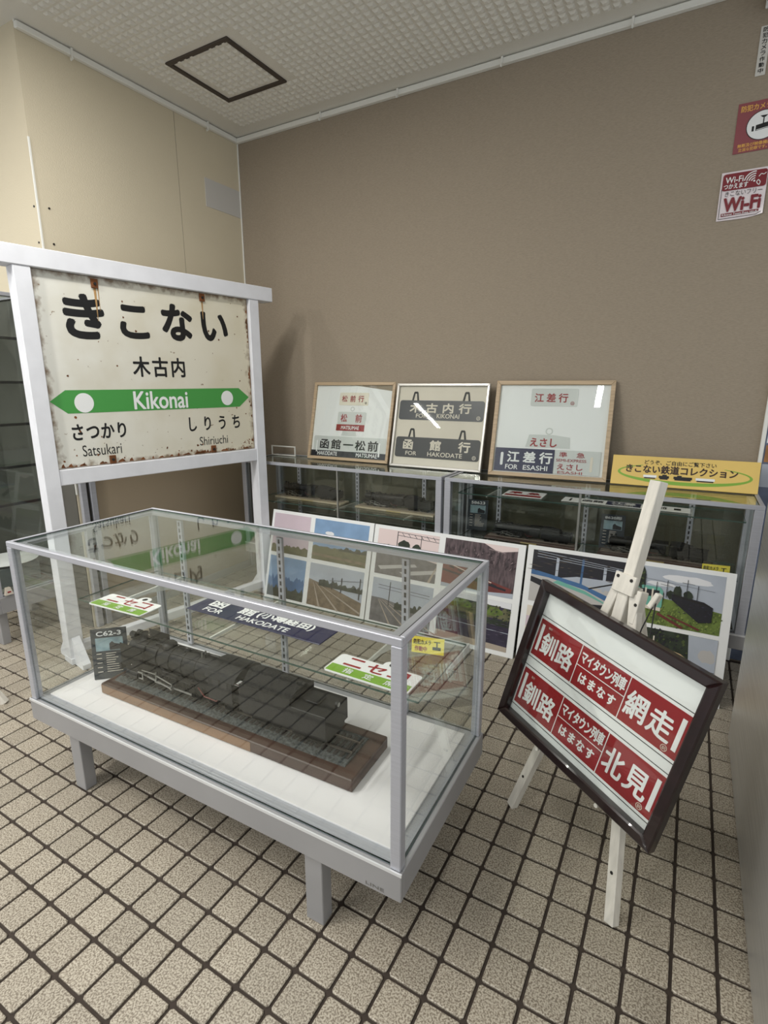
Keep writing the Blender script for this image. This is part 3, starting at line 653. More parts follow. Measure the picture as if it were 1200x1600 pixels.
def scat(m, u0, v0, u1, v1, n, ru, rv, seed=1, tilt=0):
    rr = random.Random(seed); out = []
    for _ in range(n):
        u, v = rr.uniform(u0, u1), rr.uniform(v0, v1); a, b = ru*rr.uniform(.4, 1.2), rv*rr.uniform(.4, 1.2); t = rr.uniform(-tilt, tilt)
        out.append((rr.choice(m) if isinstance(m, tuple) else m, [(u-a, v-b*.6), (u+a*.2, v-b), (u+a+t, v+b*.3), (u+t, v+b)]))
    return out
def line(u0, v0, u1, v1, w=.008, w2=None):
    w2 = w if w2 is None else w2; dx, dy = u1-u0, v1-v0; L_ = math.hypot(dx, dy); nx, ny = -dy/L_, dx/L_
    return [(u0+nx*w, v0+ny*w), (u1+nx*w2, v1+ny*w2), (u1-nx*w2, v1-ny*w2), (u0-nx*w, v0-ny*w)]
def ragged(v, amp, u0=0, u1=1, base_=0, n=24, seed=1):
    rr = random.Random(seed); return [(u0, base_)] + [(u0+(u1-u0)*i/n, v+rr.uniform(-amp, amp)) for i in range(n+1)] + [(u1, base_)]
def blob(cu, cv, ru, rv, n=16, seed=3):
    rr = random.Random(seed); return [(cu+ru*rr.uniform(.75, 1.1)*math.cos(2*math.pi*i/n), cv+rv*rr.uniform(.75, 1.1)*math.sin(2*math.pi*i/n)) for i in range(n)]
def board(loc, W_, H, rz, tilt, label, cells):
    rt_ = root('photo_board', loc, label, 'photo board', rz=rz, tilt=tilt)
    MB().box((0, 0, 0), (W_, .12, H), WPAPER, .01).obj('mount_board', rt_)
    for (x0, z0, x1, z1, items, lb) in cells: photo(rt_, x0, z0, x1, z1, items, lb)
    return rt_
LP_ = 'photo boards leaning on the cabinets'
tracks = lambda: [(GRAV, [(0, 0), (1, 0), (1, .3), (.45, .5), (0, .62)])] + scat((STONE, DST), 0, 0, .95, .32, 160, .012, .008, 7) + [ (PRAIL, line(.25, 0, .1, .55, .02, .004)), (PRAIL, line(.6, 0, .14, .55, .02, .004)), (PRAIL, line(1.0, .06, .22, .52, .02, .004)), (TREE, ragged(.62, .05, .2, 1, .5, seed=5))] + \
    [(PDK, line(u, .35+.2*(1-u), u, .85-.2*(1-u), .008)) for u in (.45, .62, .95)] + [(PDK, line(.4, .66, 1, .78, .004))]
board((-9.9, 20.6, 0), 7.9, 6.0, .2, 13.6, 'leftmost photo board with blue sky and field prints behind the sign post', [
    (.2, 3.2, 3.2, 5.8, [SKYP, (SKYP, [(0, 0), (1, 0), (1, .3), (0, .3)]), (FIELD, ragged(.2, .03))], 'pale lilac sky print'),
    (.2, .25, 3.2, 2.95, [SKY, (PBLUE, ragged(.5, .08, seed=9)), (TREE, ragged(.25, .06, seed=8))], 'blue print'),
    (3.55, 3.2, 7.6, 5.8, [SKY, (CLOUD, blob(.3, .68, .09, .05)), (CLOUD, blob(.22, .6, .12, .03, seed=7)), (FIELD, ragged(.34, .02)), (TREE, ragged(.38, .04, .5, 1, .3, seed=4)), (GRAV, [(0, .1), (1, .06), (1, .12), (0, .16)])] + scat((LEAF, FIELD), 0, .02, 1, .3, 90, .03, .008, 2), 'blue sky over green field'),
    (3.55, .25, 7.6, 2.95, [SKYG, *tracks()], 'brown railway tracks')])
board((-1.92, 20.6, 0), 9.1, 6.0, .2, 13.6, 'middle photo board with winter forest and red train prints behind the glass case', [
    (.3, 3.1, 4.25, 5.8, [SKYK, (GRAVG, [(0, 0), (1, 0), (1, .42), (.6, .5), (0, .52)]), (PCONC, [(.1, .1), (.7, .28), (.66, .33), (.05, .17)]), (PCONC, [(.5, .05), (1, .2), (1, .28), (.42, .11)]), (PRAIL, line(.9, 0, 1, .35, .02, .006)),
        (TREE, blob(.16, .6, .12, .08)), (TREE, blob(.44, .66, .11, .16, seed=5)), (TREE, blob(.66, .62, .09, .14, seed=6)), (TREE, ragged(.55, .03, seed=2, base_=.48)), (PDK, line(.33, .5, .33, .98, .006)), (PDK, line(.33, .97, 1, .93, .005)), (PDK, line(.33, .9, 1, .86, .005)), (PDK, line(.72, .5, .72, .94, .005))] +
        [(PDK, line(.4+.1*k, .96, .45+.1*k, .88, .004)) for k in range(6)], 'pale sky, trees and wire gantry'),
    (.3, .25, 4.25, 2.85, [SKYG, (GRAVG, [(0, 0), (1, 0), (1, .35), (.2, .55), (0, .55)]), *[(PRAIL, line(a, 0, .12+b, .52, .014, .004)) for a, b in ((.35, 0), (.6, .02), (.85, .06), (1.1, .1))], (TREE, ragged(.5, .05, .4, 1, .36, seed=11)), (PDK, line(.3, .4, .3, .95, .007)), (PDK, line(.62, .3, .62, .9, .007)), (PDK, line(.1, .85, .95, .8, .005)), (PDK, line(.1, .78, .95, .74, .004))], 'grey tracks under overhead wires'),
    (4.62, 3.1, 8.72, 5.8, [WTREE, (SKYK, [(.55, 1), (.75, .86), (1, .93), (1, 1)]), (TWIG, line(.62, .9, .84, .86, .008)), (ROOF, [(0, .05), (.95, .02), (.98, .18), (.6, .3), (.2, .52), (0, .56)]), (CREAMW, line(.05, .5, .7, .24, .008)), (PDK, line(0, .35, .9, .14, .02)), (SKYG, [(0, 0), (1, 0), (1, .1), (.6, .04), (0, .08)])] + scat((TWIG, DTWIG, DTWIG), 0, .55, .98, .84, 170, .006, .03, 3, .02) + [(PDK, line(.1+.12*k, .44-.045*k, .17+.12*k, .41-.045*k, .018)) for k in range(6)], 'winter forest and red brown train'),
    (4.62, .25, 8.72, 2.85, [PPUR, (TREE, ragged(.62, .04, seed=12, base_=.5)), (FIELD, ragged(.85, .06, base_=.64, seed=3)), (GRASS, blob(.3, .82, .2, .1)), (GRASS, blob(.75, .78, .18, .1, seed=8)), (CLOUD, [(0, 1), (0, .93), (1, .88), (1, 1)]), (PRAIL, [(0, 0), (1, 0), (1, .1), (0, .16)]), (SKYG, line(0, .42, 1, .38, .006))] + scat((LEAF, TREE, FIELD), 0, .62, 1, .9, 150, .02, .02, 5) + scat(WAVE, 0, .18, 1, .58, 70, .05, .005, 6), 'green hill over dark violet water')])
board((7.3, 20.75, 0), 9.12, 6.05, .3, 12.2, 'rightmost photo board with station platform and green train prints behind the easel', [
    (.3, 3.2, 4.8, 5.85, [PDK, (PCONC, [(0, 0), (1, .2), (1, .5), (.6, .5), (0, .55)]), (SKYG, [(.3, .52), (1, .4), (1, .62), (.5, .6)]), (PCONC, [(0, 0), (.7, 0), (.2, .42), (0, .45)]), (PBLUE, [(0, .52), (.2, .5), (.6, .38), (1, .12), (1, .24), (.55, .48), (0, .62)]), (TEAL, [(.25, .42), (.6, .3), (.95, .1), (.6, .36), (.3, .48)]), (PBLUE, line(.545, .42, .55, .95, .012)), (SKYG, line(.28, .55, .28, .9, .015)), (SKYG, line(.78, .4, .78, .85, .015)), (SKYG, line(.9, .4, .9, .85, .012)),
        *[(SKYG, line(.05, .98-.05*k, .95, .86-.03*k, .004)) for k in range(3)], *[(PDK, line(.05+.09*k, .6, .05+.09*k, .74, .012)) for k in range(5)], (PRAIL, line(.35, 0, 1, .1, .01)), (PDK, [(0, .48), (.22, .4), (.5, .1), (.4, .05), (.15, .3), (0, .38)])] + scat((SCREW, PPUR, DST), 0, .6, 1, .95, 60, .05, .008, 4), 'station platform with blue train'),
    (.3, .25, 4.8, 2.95, [CREAMW, (TREE, ragged(.4, .1)), (SKYP, [(0, .6), (1, .6), (1, .8), (0, .8)])], 'pale print mostly hidden by the framed sign'),
    (5.15, 3.2, 8.75, 5.85, [SKYG, (CLOUD, blob(.6, .85, .3, .07)), (CLOUD, blob(.3, .72, .2, .04, seed=8)), (GRASS, [(0, 0), (1, 0), (1, .38), (.5, .46), (0, .5)])] + scat((LEAF, LEAF2, LEAF2), 0, .01, 1, .36, 220, .01, .018, 9, .01) + [ (TREE, blob(.02, .78, .12, .3)), (TREE, ragged(.6, .05, 0, .35, .44, seed=6)), (TREE, blob(.5, .62, .05, .12)), (TREE, blob(.62, .58, .06, .1, seed=9)), (TREE, blob(.42, .56, .04, .08, seed=2)),
        (PDK, [(.44, .48), (.44, .58), (.8, .52), (.9, .45), (.9, .2), (.76, .16), (.66, .26)]), (SCREW, line(.46, .56, .86, .47, .012)), (ROOF, line(.3, .2, .6, .02, .02)), (ROOF, line(.42, .2, .78, .04, .015)),
        (TEAL, [(.04, .34), (.04, .6), (.1, .66), (.3, .66), (.34, .6), (.34, .32), (.3, .26), (.08, .28)]), (PDK, [(.07, .48), (.07, .6), (.3, .6), (.3, .48)]), (CREAMW, line(.14, .3, .14, .62, .01)), (CREAMW, line(.22, .3, .22, .62, .01)), (CREAMW, [(.04, .27), (.33, .24), (.33, .3), (.04, .33)]), (PDK, [(.045, .5), (.045, .58), (.1, .58), (.1, .5)])] + scat((SCREW, PPUR), .48, .28, .88, .46, 30, .02, .01, 3) + scat((TREE, LEAF), 0, .55, .1, .95, 40, .02, .02, 5) +
        [(PDK, line(u, v0, u, v1, .004)) for u, v0, v1 in ((.12, .6, .86), (.38, .5, .8), (.6, .5, .86), (.72, .5, .78), (.26, .6, .75))] + [(PDK, line(.3, .72, .44, .7, .003)), (PDK, line(.54, .8, .68, .79, .003)), (PDK, line(.0, .8, .9, .72, .002))], 'pale green train and black train on grass'),
    (5.15, .25, 8.75, 3.0, [TREE, *scat((LEAF, PDK), 0, .5, .7, 1, 120, .02, .025, 2), (SKYG, [(.68, 1), (.72, .4), (1, .3), (1, 1)]), (PCONC, blob(.9, .7, .1, .12)), (PCREAM, [(.0, .0), (.1, .62), (.35, .74), (.62, .66), (.8, .5), (.95, .2), (1, 0)]), (PDK, [(.28, .5), (.3, .64), (.5, .64), (.56, .5)]), (ROOF, [(.6, .45), (.8, .42), (.95, .1), (.7, .2)]), (CREAMW, line(.3, .76, .3, .88, .008)), (PDK, line(.7, .5, 1, .46, .004))], 'cream train beside dark trees')])

# ------------------------------------------------------------------ name plates on the glass shelf of the front case
def shelf_plate(loc, rz, label, W_, D):
    return root('name_plate', loc, label, 'sign plate', rz=rz, lie=True)
def niseko(loc, rz, label):
    r_ = root('name_plate', loc, label, 'sign plate', rz=rz, lie=True)
    W_, H = 2.62, 1.3
    b = MB(); b.prism(rrect(0, 0, W_, 1.02, .12), -.03, 0, WPAPER); b.prism([(1.35, 1.0)]+[(1.62+.27*math.cos(R(a)), 1.1+.22*math.sin(R(a))) for a in range(180, -1, -20)]+[(1.89, 1.0)], -.029, -.001, WPAPER)
    b = b.obj('plate', r_); MB().prism([(.05, .05), (W_-.05, .05), (W_-.05, .42), (.05, .42)], -.036, -.031, LGREEN).obj('green_strip', b)
    MB().prism(disc(1.62, 1.12, .1, 16), -.034, -.0295, ALUD).obj('hanging_hole', b)
    for c, x in zip('ニセコ', (.35, 1.05, 1.75)): lettering(c, (x, .5, x+.55, .92), RED, b, -.036, .02)
    for c, x in zip('指定席', (.55, 1.2, 1.85)): lettering(c, (x, .12, x+.28, .36), WPAPER, b, -.042, .012)
    return b
b = niseko((-4.32, 5.6, 6.25), 4, 'white and green reserved seat plate at the left end of the glass shelf'); lettering('急行', (.75, .98, 1.15, 1.0), NAVY, b, -.036)
niseko((5.78, 6.08, 6.25), 0, 'white and green reserved seat plate at the right end of the glass shelf')
r_ = root('name_plate', (-.86, 7.08, 6.25), 'long navy destination plate with white characters in the middle of the glass shelf', 'sign plate', rz=1, lie=True)
b = MB().box((0, -.04, 0), (5.72, 0, 1.28), NAVY, .01).obj('plate', r_)
lettering('函', (.5, .52, 1.15, 1.08), WPAPER, b, -.046, .03); lettering('館', (1.85, .52, 2.5, 1.08), WPAPER, b, -.046, .03); lettering('(小樽経由)', (2.65, .55, 4.95, 1.05), WPAPER, b, -.046, .03)
lettering('FOR', (.6, .14, 1.4, .42), WPAPER, b, -.046, .02); lettering('HAKODATE', (2.15, .14, 4.3, .42), WPAPER, b, -.046, .02)
def camtag(loc, rz, label, s=1.0, tilt=0):
    r_ = root('camera_notice', loc, label, 'notice', rz=rz, tilt=tilt); b = MB().box((0, 0, 0), (1.05*s, .02, .52*s), LEMON).obj('card', r_)
    lettering('防犯カメラ', (.06*s, .28*s, .62*s, .44*s), BLACK, b, -.006, .02); lettering('作動中', (.1*s, .06*s, .5*s, .22*s), RED, b, -.006, .02)
    MB().box((.68*s, -.006, .14*s), (.95*s, -.002, .24*s), BLACK).box((.8*s, -.006, .24*s), (.84*s, -.002, .38*s), BLACK).box((.72*s, -.006, .38*s), (.92*s, -.002, .41*s), BLACK).obj('camera_icon', b)
camtag((7.45, 8.25, 6.24), 14, 'small yellow camera notice card on the glass shelf of the front case', .92, 12)

# dark data cards
def card(loc, rz, title, label, W_=1.3, H=1.85, tilt=10, wedge=False, group=None):
    r_ = root('data_card', loc, label, 'card', rz=rz, tilt=tilt, group=group); b = MB().box((0, 0, 0), (W_, .03, H), DCARD, .005).obj('card', r_)
    lettering(title, (W_*.16, H*.86, W_*.84, H*.945), WPAPER, b, -.006, .04)
    ph = MB().box((W_*.12, -.008, H*.56), (W_*.88, 0, H*.82), mat('print_steam_blue', (150, 176, 184), .5, var=(20, .35, 4))).obj('photo_print', b)
    MB().prism([(W_*.5, H*.57), (W_*.5, H*.7), (W_*.58, H*.74), (W_*.64, H*.7), (W_*.86, H*.66), (W_*.86, H*.57)], -.012, -.0085, PDK).obj('print', ph)
    mb = MB(); rr = random.Random(4)
    for k in range(9):
        z = H*(.5-.045*k); mb.box((W_*.38, -.005, z), (W_*rr.uniform(.6, .88), 0, z+H*.012), CREAMW)
        if k % 2 == 0: mb.box((W_*.12, -.005, z), (W_*.26, 0, z+H*.014), CREAMW)
    mb.obj('printed_lines', b)
    MB().prism([(.03, 0), (.55, 0), (.03, H*.6)], W_*.45, W_*.55, DCARD, 'yz').obj('easel_back', b)
card((-4.66, 5.66, 3.05), 44, 'C62-3', 'dark data card titled C62-3 standing by the front of the large locomotive', 1.25, 1.98, 6)
card((2.75, 25.0, 5.42), 8, '58623', 'dark data card titled 58623 inside the right cabinet by its left post', 1.2, 1.85, 8)
card((10.3, 25.0, 5.42), 4, '8620形', 'dark data card titled 8620 in the middle of the right cabinet', 1.2, 1.85, 8)
camtag((15.1, 22.75, 5.42), 8, 'small yellow camera notice card at the right end of the right cabinet', 1.05, 8)
# strip signs lying on the upper shelf of cabinet B
r_ = root('name_plate', (5.3, 23.35, 8.07), 'white plate with red characters lying on the upper shelf of the right cabinet', 'sign plate', rz=2, lie=True)
b = MB().box((0, -.03, 0), (2.15, 0, 1.6), WPAPER, .01).obj('plate', r_); lettering('準 急', (.2, .75, 1.9, 1.35), MRED, b, -.034, .03); MB().box((.1, -.036, .15), (2.05, -.031, .55), MRED).obj('red_strip', b)
r_ = root('name_plate', (8.45, 23.5, 8.07), 'long white and navy strip plate lying on the upper shelf of the right cabinet', 'sign plate', rz=.5, lie=True)
b = MB().box((0, -.03, 0), (5.9, 0, 1.1), WPAPER, .01).obj('plate', r_)
MB().box((2.15, -.036, .08), (3.75, -.031, 1.02), NAVY).obj('navy_field', b)
lettering('函館', (1.0, .35, 2.0, .85), BLACK, b, -.034, .03); lettering('江差', (2.4, .45, 3.5, .9), WPAPER, b, -.04, .02); lettering('ESASHI', (2.5, .15, 3.4, .35), WPAPER, b, -.04, .01); lettering('松前', (3.95, .35, 4.9, .85), BLACK, b, -.034, .03); MB().box((5.2, -.036, .35), (5.5, -.031, .75), BLACK).box((.35, -.036, .2), (.45, -.031, .85), BLACK).obj('end_mark', b)

# ------------------------------------------------------------------ locomotives
def loco(loc, rz, s, label, big=False, group=None, drivers=3, m=None):
    m = m or SOOT; r_ = root('steam_locomotive', loc, label, 'model locomotive', rz=rz, group=group)
    def B(): return MB()
    def S(v): return tuple(c*s for c in v)
    n = 28 if big else 16; dr_ = .875 if drivers == 3 and big else .75
    B().lathe(S((1.25, 0, 2.5)), (1, 0, 0), [(0, .6*s), (.04*s, .88*s), (.1*s, .93*s), (2.2*s, .93*s), (2.22*s, .95*s), (4.9*s, .98*s), (6.2*s, 1.02*s), (9.4*s, 1.05*s)], m, n).obj('boiler', r_)
    d = B().lathe(S((1.25, 0, 2.5)), (-1, 0, 0), [(0, .72*s), (.06*s, .7*s), (.16*s, .5*s), (.2*s, .12*s), (.28*s, .08*s)], m, n).obj('smokebox_door', r_)
    B().cyl(S((1.1, 0, 2.5)), S((.95, .0, 2.5)), .06*s, STEELW, 8).beam(S((.98, -.3, 2.5)), S((.98, .3, 2.5)), .06*s, .06*s, m).obj('door_handle', d)
    mb = B()
    for x in (3.2, 4.6, 6.0, 7.4, 8.8): mb.lathe(S((x, 0, 2.5)), (1, 0, 0), [(0, .96*s), (0, 1.06*s), (.07*s, 1.06*s), (.07*s, .96*s)], m, n)
    mb.obj('boiler_band', r_)
    B().lathe(S((2.35, 0, 3.3)), (0, 0, 1), [(0, .42*s), (.18*s, .3*s), (.55*s, .27*s), (.6*s, .34*s), (.66*s, .34*s)], m, 16).obj('chimney', r_)
    B().lathe(S((5.3, 0, 3.3)), (0, 0, 1), [(0, .62*s), (.35*s, .58*s), (.52*s, .42*s), (.58*s, .12*s)], m, 16).box(S((4.2, -.45, 3.35)), S((5.3, .45, 3.72)), m, .05*s).obj('steam_dome', r_)
    B().lathe(S((7.3, 0, 3.42)), (0, 0, 1), [(0, .3*s), (.2*s, .26*s), (.28*s, .1*s)], m, 12).obj('sand_dome', r_)
    mb = B()
    for y in (-.18, .18): mb.cyl(S((9.0, y, 3.45)), S((9.0, y, 3.85)), .07*s, STEELW if big else m, 8).cyl(S((9.35, y, 3.5)), S((9.35, y, 3.78)), .05*s, m, 8)
    mb.obj('safety_valve', r_)
    for y in (-1, 1):
        B().cyl(S((2.0, y*.62, 3.28)), S((10.4, y*.66, 3.38)), .045*s, m, 6).obj('hand_rail', r_)
        B().box(S((1.1, y*.82, 2.02)), S((10.6, y*1.42, 2.1)), m, .02*s).box(S((1.1, y*1.38, 1.92)), S((10.6, y*1.42, 2.1)), m).box(S((1.1, y*1.425, 2.05)), S((10.6, y*1.435, 2.09)), SCREW).obj('running_board', r_)
        if big: B().box(S((1.15, y*1.38, 2.1)), S((3.6, y*1.43, 3.45)), m, .03*s).box(S((1.3, y*1.0, 3.1)), S((1.36, y*1.38, 3.16)), m).box(S((3.4, y*1.0, 3.1)), S((3.46, y*1.38, 3.16)), m).obj('smoke_deflector', r_)
        c = B().cyl(S((1.7, y*1.2, .92)), S((3.0, y*1.2, .92)), .4*s, m, 14).box(S((1.65, y*.85, 1.2)), S((3.05, y*1.45, 1.75)), m, .04*s).obj('cylinder_block', r_)
        B().cyl(S((3.0, y*1.2, 1.1)), S((3.12, y*1.2, 1.1)), .3*s, m, 12).beam(S((3.05, y*1.42, .7)), S((3.05, y*1.42, 1.35)), .1*s, .05*s, STEELW).beam(S((3.5, y*1.42, .7)), S((3.5, y*1.42, 1.35)), .1*s, .05*s, STEELW).beam(S((3.0, y*1.42, 1.3)), S((3.55, y*1.42, 1.3)), .1*s, .08*s, STEELW, (0, 1, 0)).beam(S((3.0, y*1.42, .78)), S((3.55, y*1.42, .78)), .1*s, .08*s, STEELW, (0, 1, 0)).obj('crosshead_guide', c)
        xs = [4.5, 6.45, 8.4] if big else [4.3, 6.1, 7.9]
        for x in xs:
            w = B(); w.lathe(S((x, y*.58, dr_)), (0, y, 0), [(0, dr_*s), (.03*s, (dr_+.06)*s), (.08*s, dr_*s), (.14*s, dr_*s), (.14*s, dr_*.86*s), (.08*s, dr_*.84*s), (.08*s, .2*s), (.2*s, .18*s)], m, 22 if big else 14)
            for k in range(12 if big else 8):
                a = 2*math.pi*k/(12 if big else 8); w.beam(S((x, y*.69, dr_)), S((x+math.cos(a)*dr_*.86, y*.69, dr_+math.sin(a)*dr_*.86)), .06*s, .06*s, m, (0, 1, 0))
            w.obj('driving_wheel', r_)
        for x, rr in ((1.55, .43), (3.45, .43), (10.3, .43), (11.9, .43)) if big else ((2.2, .43), (9.9, .43)):
            B().lathe(S((x, y*.58, rr)), (0, y, 0), [(0, rr*s), (.03*s, (rr+.04)*s), (.12*s, rr*s), (.12*s, rr*.8*s), (.06*s, rr*.75*s), (.06*s, .1*s)], m, 14).obj('carrying_wheel', r_)
        q = -.25
        B().beam(S((xs[0]-.1, y*1.05, dr_+q)), S((xs[2]+.1, y*1.05, dr_+q)), .16*s, .06*s, STEELW, (0, 0, 1)).obj('side_rod', r_)
        B().beam(S((3.3, y*1.2, 1.05)), S((xs[1], y*1.2, dr_+q)), .15*s, .06*s, STEELW, (0, 0, 1)).cyl(S((xs[1], y*1.0, dr_+q)), S((xs[1], y*1.28, dr_+q)), .11*s, STEELW, 10).obj('main_rod', r_)
        B().beam(S((xs[1], y*1.3, dr_+q)), S((xs[1]+.25, y*1.3, dr_+.2)), .1*s, .05*s, STEELW, (0, 1, 0)).beam(S((xs[1]+.25, y*1.3, dr_+.2)), S((xs[0]+.4, y*1.25, 1.35)), .09*s, .05*s, STEELW, (0, 0, 1)).beam(S((xs[0]+.4, y*1.25, 1.65)), S((xs[0]+.4, y*1.25, .8)), .12*s, .05*s, STEELW, (0, 1, 0)).beam(S((3.3, y*1.3, 1.45)), S((xs[0]+.4, y*1.3, 1.5)), .07*s, .05*s, STEELW, (0, 0, 1)).obj('valve_gear', r_)
        B().tube([S((9.3, y*1.1, 1.5)), S((10.0, y*1.2, 1.0)), S((11.2, y*1.2, .95)), S((11.5, y*1.2, 1.3))], .045*s, REDP, 6).obj('injector_pipe', r_)
        B().cyl(S((5.6, y*1.1, 1.75)), S((7.2, y*1.1, 1.75)), .2*s, m, 12).cyl(S((7.6, y*1.15, 1.75)), S((8.8, y*1.15, 1.75)), .17*s, m, 12).obj('air_tank', r_)
    B().box(S((.9, -.42, .75)), S((12.9, .42, 1.5)), m).box(S((8.9, -.75, 1.2)), S((10.8, .75, 2.6)), m, .05*s).obj('main_frame', r_)
    bb = B().box(S((.55, -1.3, .85)), S((.78, 1.3, 1.35)), m, .02*s).box(S((.6, -1.2, 1.35)), S((1.4, 1.2, 1.42)), m).obj('buffer_beam', r_)
    B().box(S((.1, -.14, .72)), S((.6, .14, 1.05)), m, .03*s).box(S((.1, -.2, .8)), S((.25, .2, .98)), m, .02*s).obj('coupler', bb)
    mb = B(); mb.cyl(S((1.2, 0 if not big else -.28, 3.72)), S((1.75, 0 if not big else -.28, 3.72)), .25*s, m, 14).cyl(S((1.17, 0 if not big else -.28, 3.72)), S((1.2, 0 if not big else -.28, 3.72)), .2*s, STEELW, 14)
    if big: mb.cyl(S((1.25, .3, 3.68)), S((1.6, .3, 3.68)), .2*s, m, 14).box(S((1.3, -.5, 3.4)), S((1.6, .5, 3.52)), m)
    else: mb.box(S((1.4, -.12, 3.35)), S((1.6, .12, 3.55)), m)
    mb.obj('headlight', r_)
    cb = B(); cb.box(S((10.7, -1.42, 1.3)), S((13.0, -1.36, 3.1)), m).box(S((10.7, 1.36, 1.3)), S((13.0, 1.42, 3.1)), m).box(S((10.7, -1.4, 1.9)), S((10.78, 1.4, 3.3)), m)
    cb.prism([(-1.5, 3.1), (-1.3, 3.4), (-.8, 3.66), (0, 3.78), (.8, 3.66), (1.3, 3.4), (1.5, 3.1), (1.35, 3.1), (0, 3.3), (-1.35, 3.1)], 0, 1, m, 'yz') if False else None
    roof = [(-1.52, 3.05), (-1.35, 3.38), (-.8, 3.66), (0, 3.8), (.8, 3.66), (1.35, 3.38), (1.52, 3.05)]
    cb.prism([(a*s, b_*s) for a, b_ in roof], 10.55*s, 13.35*s, m, 'yz'); cb = cb.obj('cab', r_)
    for y in (-1.43, 1.43):
        for x in (11.2, 12.0): B().box(S((x, y-.01, 2.35)), S((x+.6, y+.01, 2.95)), ALUD).obj('cab_window', cb)
    t = B().box(S((13.6, -1.38, 1.15)), S((21.0, 1.38, 2.75)), m, .04*s).box(S((13.6, -1.1, .75)), S((20.9, 1.1, 1.15)), m)
    t.box(S((13.7, -1.38, 2.7)), S((18.2, -1.3, 3.2)), m).box(S((13.7, 1.3, 2.7)), S((18.2, 1.38, 3.2)), m).box(S((18.1, -1.38, 2.7)), S((18.2, 1.38, 3.25)), m).box(S((18.8, -.5, 2.75)), S((19.8, .5, 2.95)), m, .03*s)
    t = t.obj('tender', r_)
    B().cyl(S((20.95, 0, 3.0)), S((21.15, 0, 3.0)), .2*s, m, 12).cyl(S((21.15, 0, 3.0)), S((21.17, 0, 3.0)), .15*s, STEELW, 12).obj('tail_lamp', t)
    mb = B(); rr = random.Random(2); nx, ny = (22, 12) if big else (10, 6); g_ = []
    for i in range(nx+1):
        g_.append([mb.bm.verts.new(S((13.8+4.3*i/nx, -1.28+2.56*j/ny, 2.85+1.15*math.sin(math.pi*j/ny)**.7*(.55+.45*math.sin(math.pi*min(1, .25+i/nx*.8)))+rr.uniform(-.07, .09)))) for j in range(ny+1)])
    mb._fin([mb.bm.faces.new((g_[i][j], g_[i+1][j], g_[i+1][j+1], g_[i][j+1])) for i in range(nx) for j in range(ny)], SOOT2)
    mb.obj('coal', t, kind='stuff')
    for y in (-1, 1):
        for x in (14.7, 16.3, 18.3, 19.9):
            B().lathe(S((x, y*.58, .43)), (0, y, 0), [(0, .43*s), (.03*s, .47*s), (.12*s, .43*s), (.12*s, .34*s), (.06*s, .32*s), (.06*s, .1*s)], m, 14).obj('tender_wheel', r_)
        for x in (15.5, 19.1): B().box(S((x-1.2, y*.8, .35)), S((x+1.2, y*.9, .65)), m, .03*s).box(S((x-.3, y*.8, .2)), S((x+.3, y*.95, .85)), m, .03*s).obj('bogie_frame', r_)
    return r_
def track_board(loc, rz, L_, D, H, label, mtop, mside, ball=True, group=None, gauge=.47):
    r_ = root('model_base', loc, label, 'base', rz=rz, group=group)
    MB().box((0, 0, 0), (L_, D, H), mtop, .03).obj('board', r_)
    if ball:
        if mside: MB().box((.02, -.008, .03), (L_*.66, .0, H-.05), mside).obj('edge_band', r_)
        e = .26; MB().prism([(D*.5-.72, H), (D*.5-.58, H+.07), (D*.5+.58, H+.07), (D*.5+.72, H)], .28, L_-.45, BALL, 'yz').obj('ballast', r_, kind='stuff')
        x = .4; me = MB().box((-.05, -.47, 0), (.05, .47, .05), SLEEP).mesh('sleeper')
        while x < L_-.5:
            o_ = bpy.data.objects.new('sleeper', me); COL.objects.link(o_); o_.parent = r_; o_.location = Vector((x, D*.5, H+.055))*U; x += .21
        for y in (-gauge/2, gauge/2): MB().box((.32, D*.5+y-.02, H+.1), (L_-.5, D*.5+y+.02, H+.16), RAILM).obj('rail', r_)
    else:
        for y in (-gauge/2, gauge/2): MB().box((.1, D*.5+y-.015, H), (L_-.1, D*.5+y+.015, H+.05), RAILM).obj('rail', r_)
        MB().box((L_*.42, -.012, H*.2), (L_*.6, 0, H*.8), mat('brass_plate', (176, 158, 110), .4, .4)).obj('name_tag', r_)
    return r_
track_board((-3.62, 5.28, 3.04), 2.1, 10.6, 2.15, .4, 'dark walnut base with ballasted track under the largest locomotive', PLINTH, PLINTHL)
loco((-3.3, 6.26, 3.60), 2.1, .437, 'largest black locomotive with tender inside the foreground glass case', big=True)
def cabloco(x, y, z, L_, label, lb2, mt, s=None, drivers=3):
    track_board((x, y, z), 0, L_, 1.1, .13, lb2, mt, None, ball=False, gauge=.25)
    s = (L_-.5)/21.2; loco((x+.25, y+.55, z+.185), 0, s, label)
PALE = mat('pale_pine_board', (176, 164, 140), .6)
cabloco(-11.25, 23.7, 6.2, 5.6, 'small black locomotive on a pale board nearest the sign post', 'pale board under the locomotive nearest the sign post', PALE)
cabloco(-4.5, 23.7, 6.2, 5.6, 'small black locomotive on a pale board by the right post of the left cabinet', 'pale board under the locomotive by the right post of the left cabinet', PALE)
cabloco(4.3, 23.7, 5.4, 5.0, 'small black locomotive on a dark board in the left half of the right cabinet', 'dark board with brass tag in the left half of the right cabinet', PLINTH)
cabloco(10.4, 23.7, 5.4, 5.2, 'small black locomotive behind the easel mast in the right cabinet', 'dark board with brass tag behind the easel mast in the right cabinet', PLINTH)

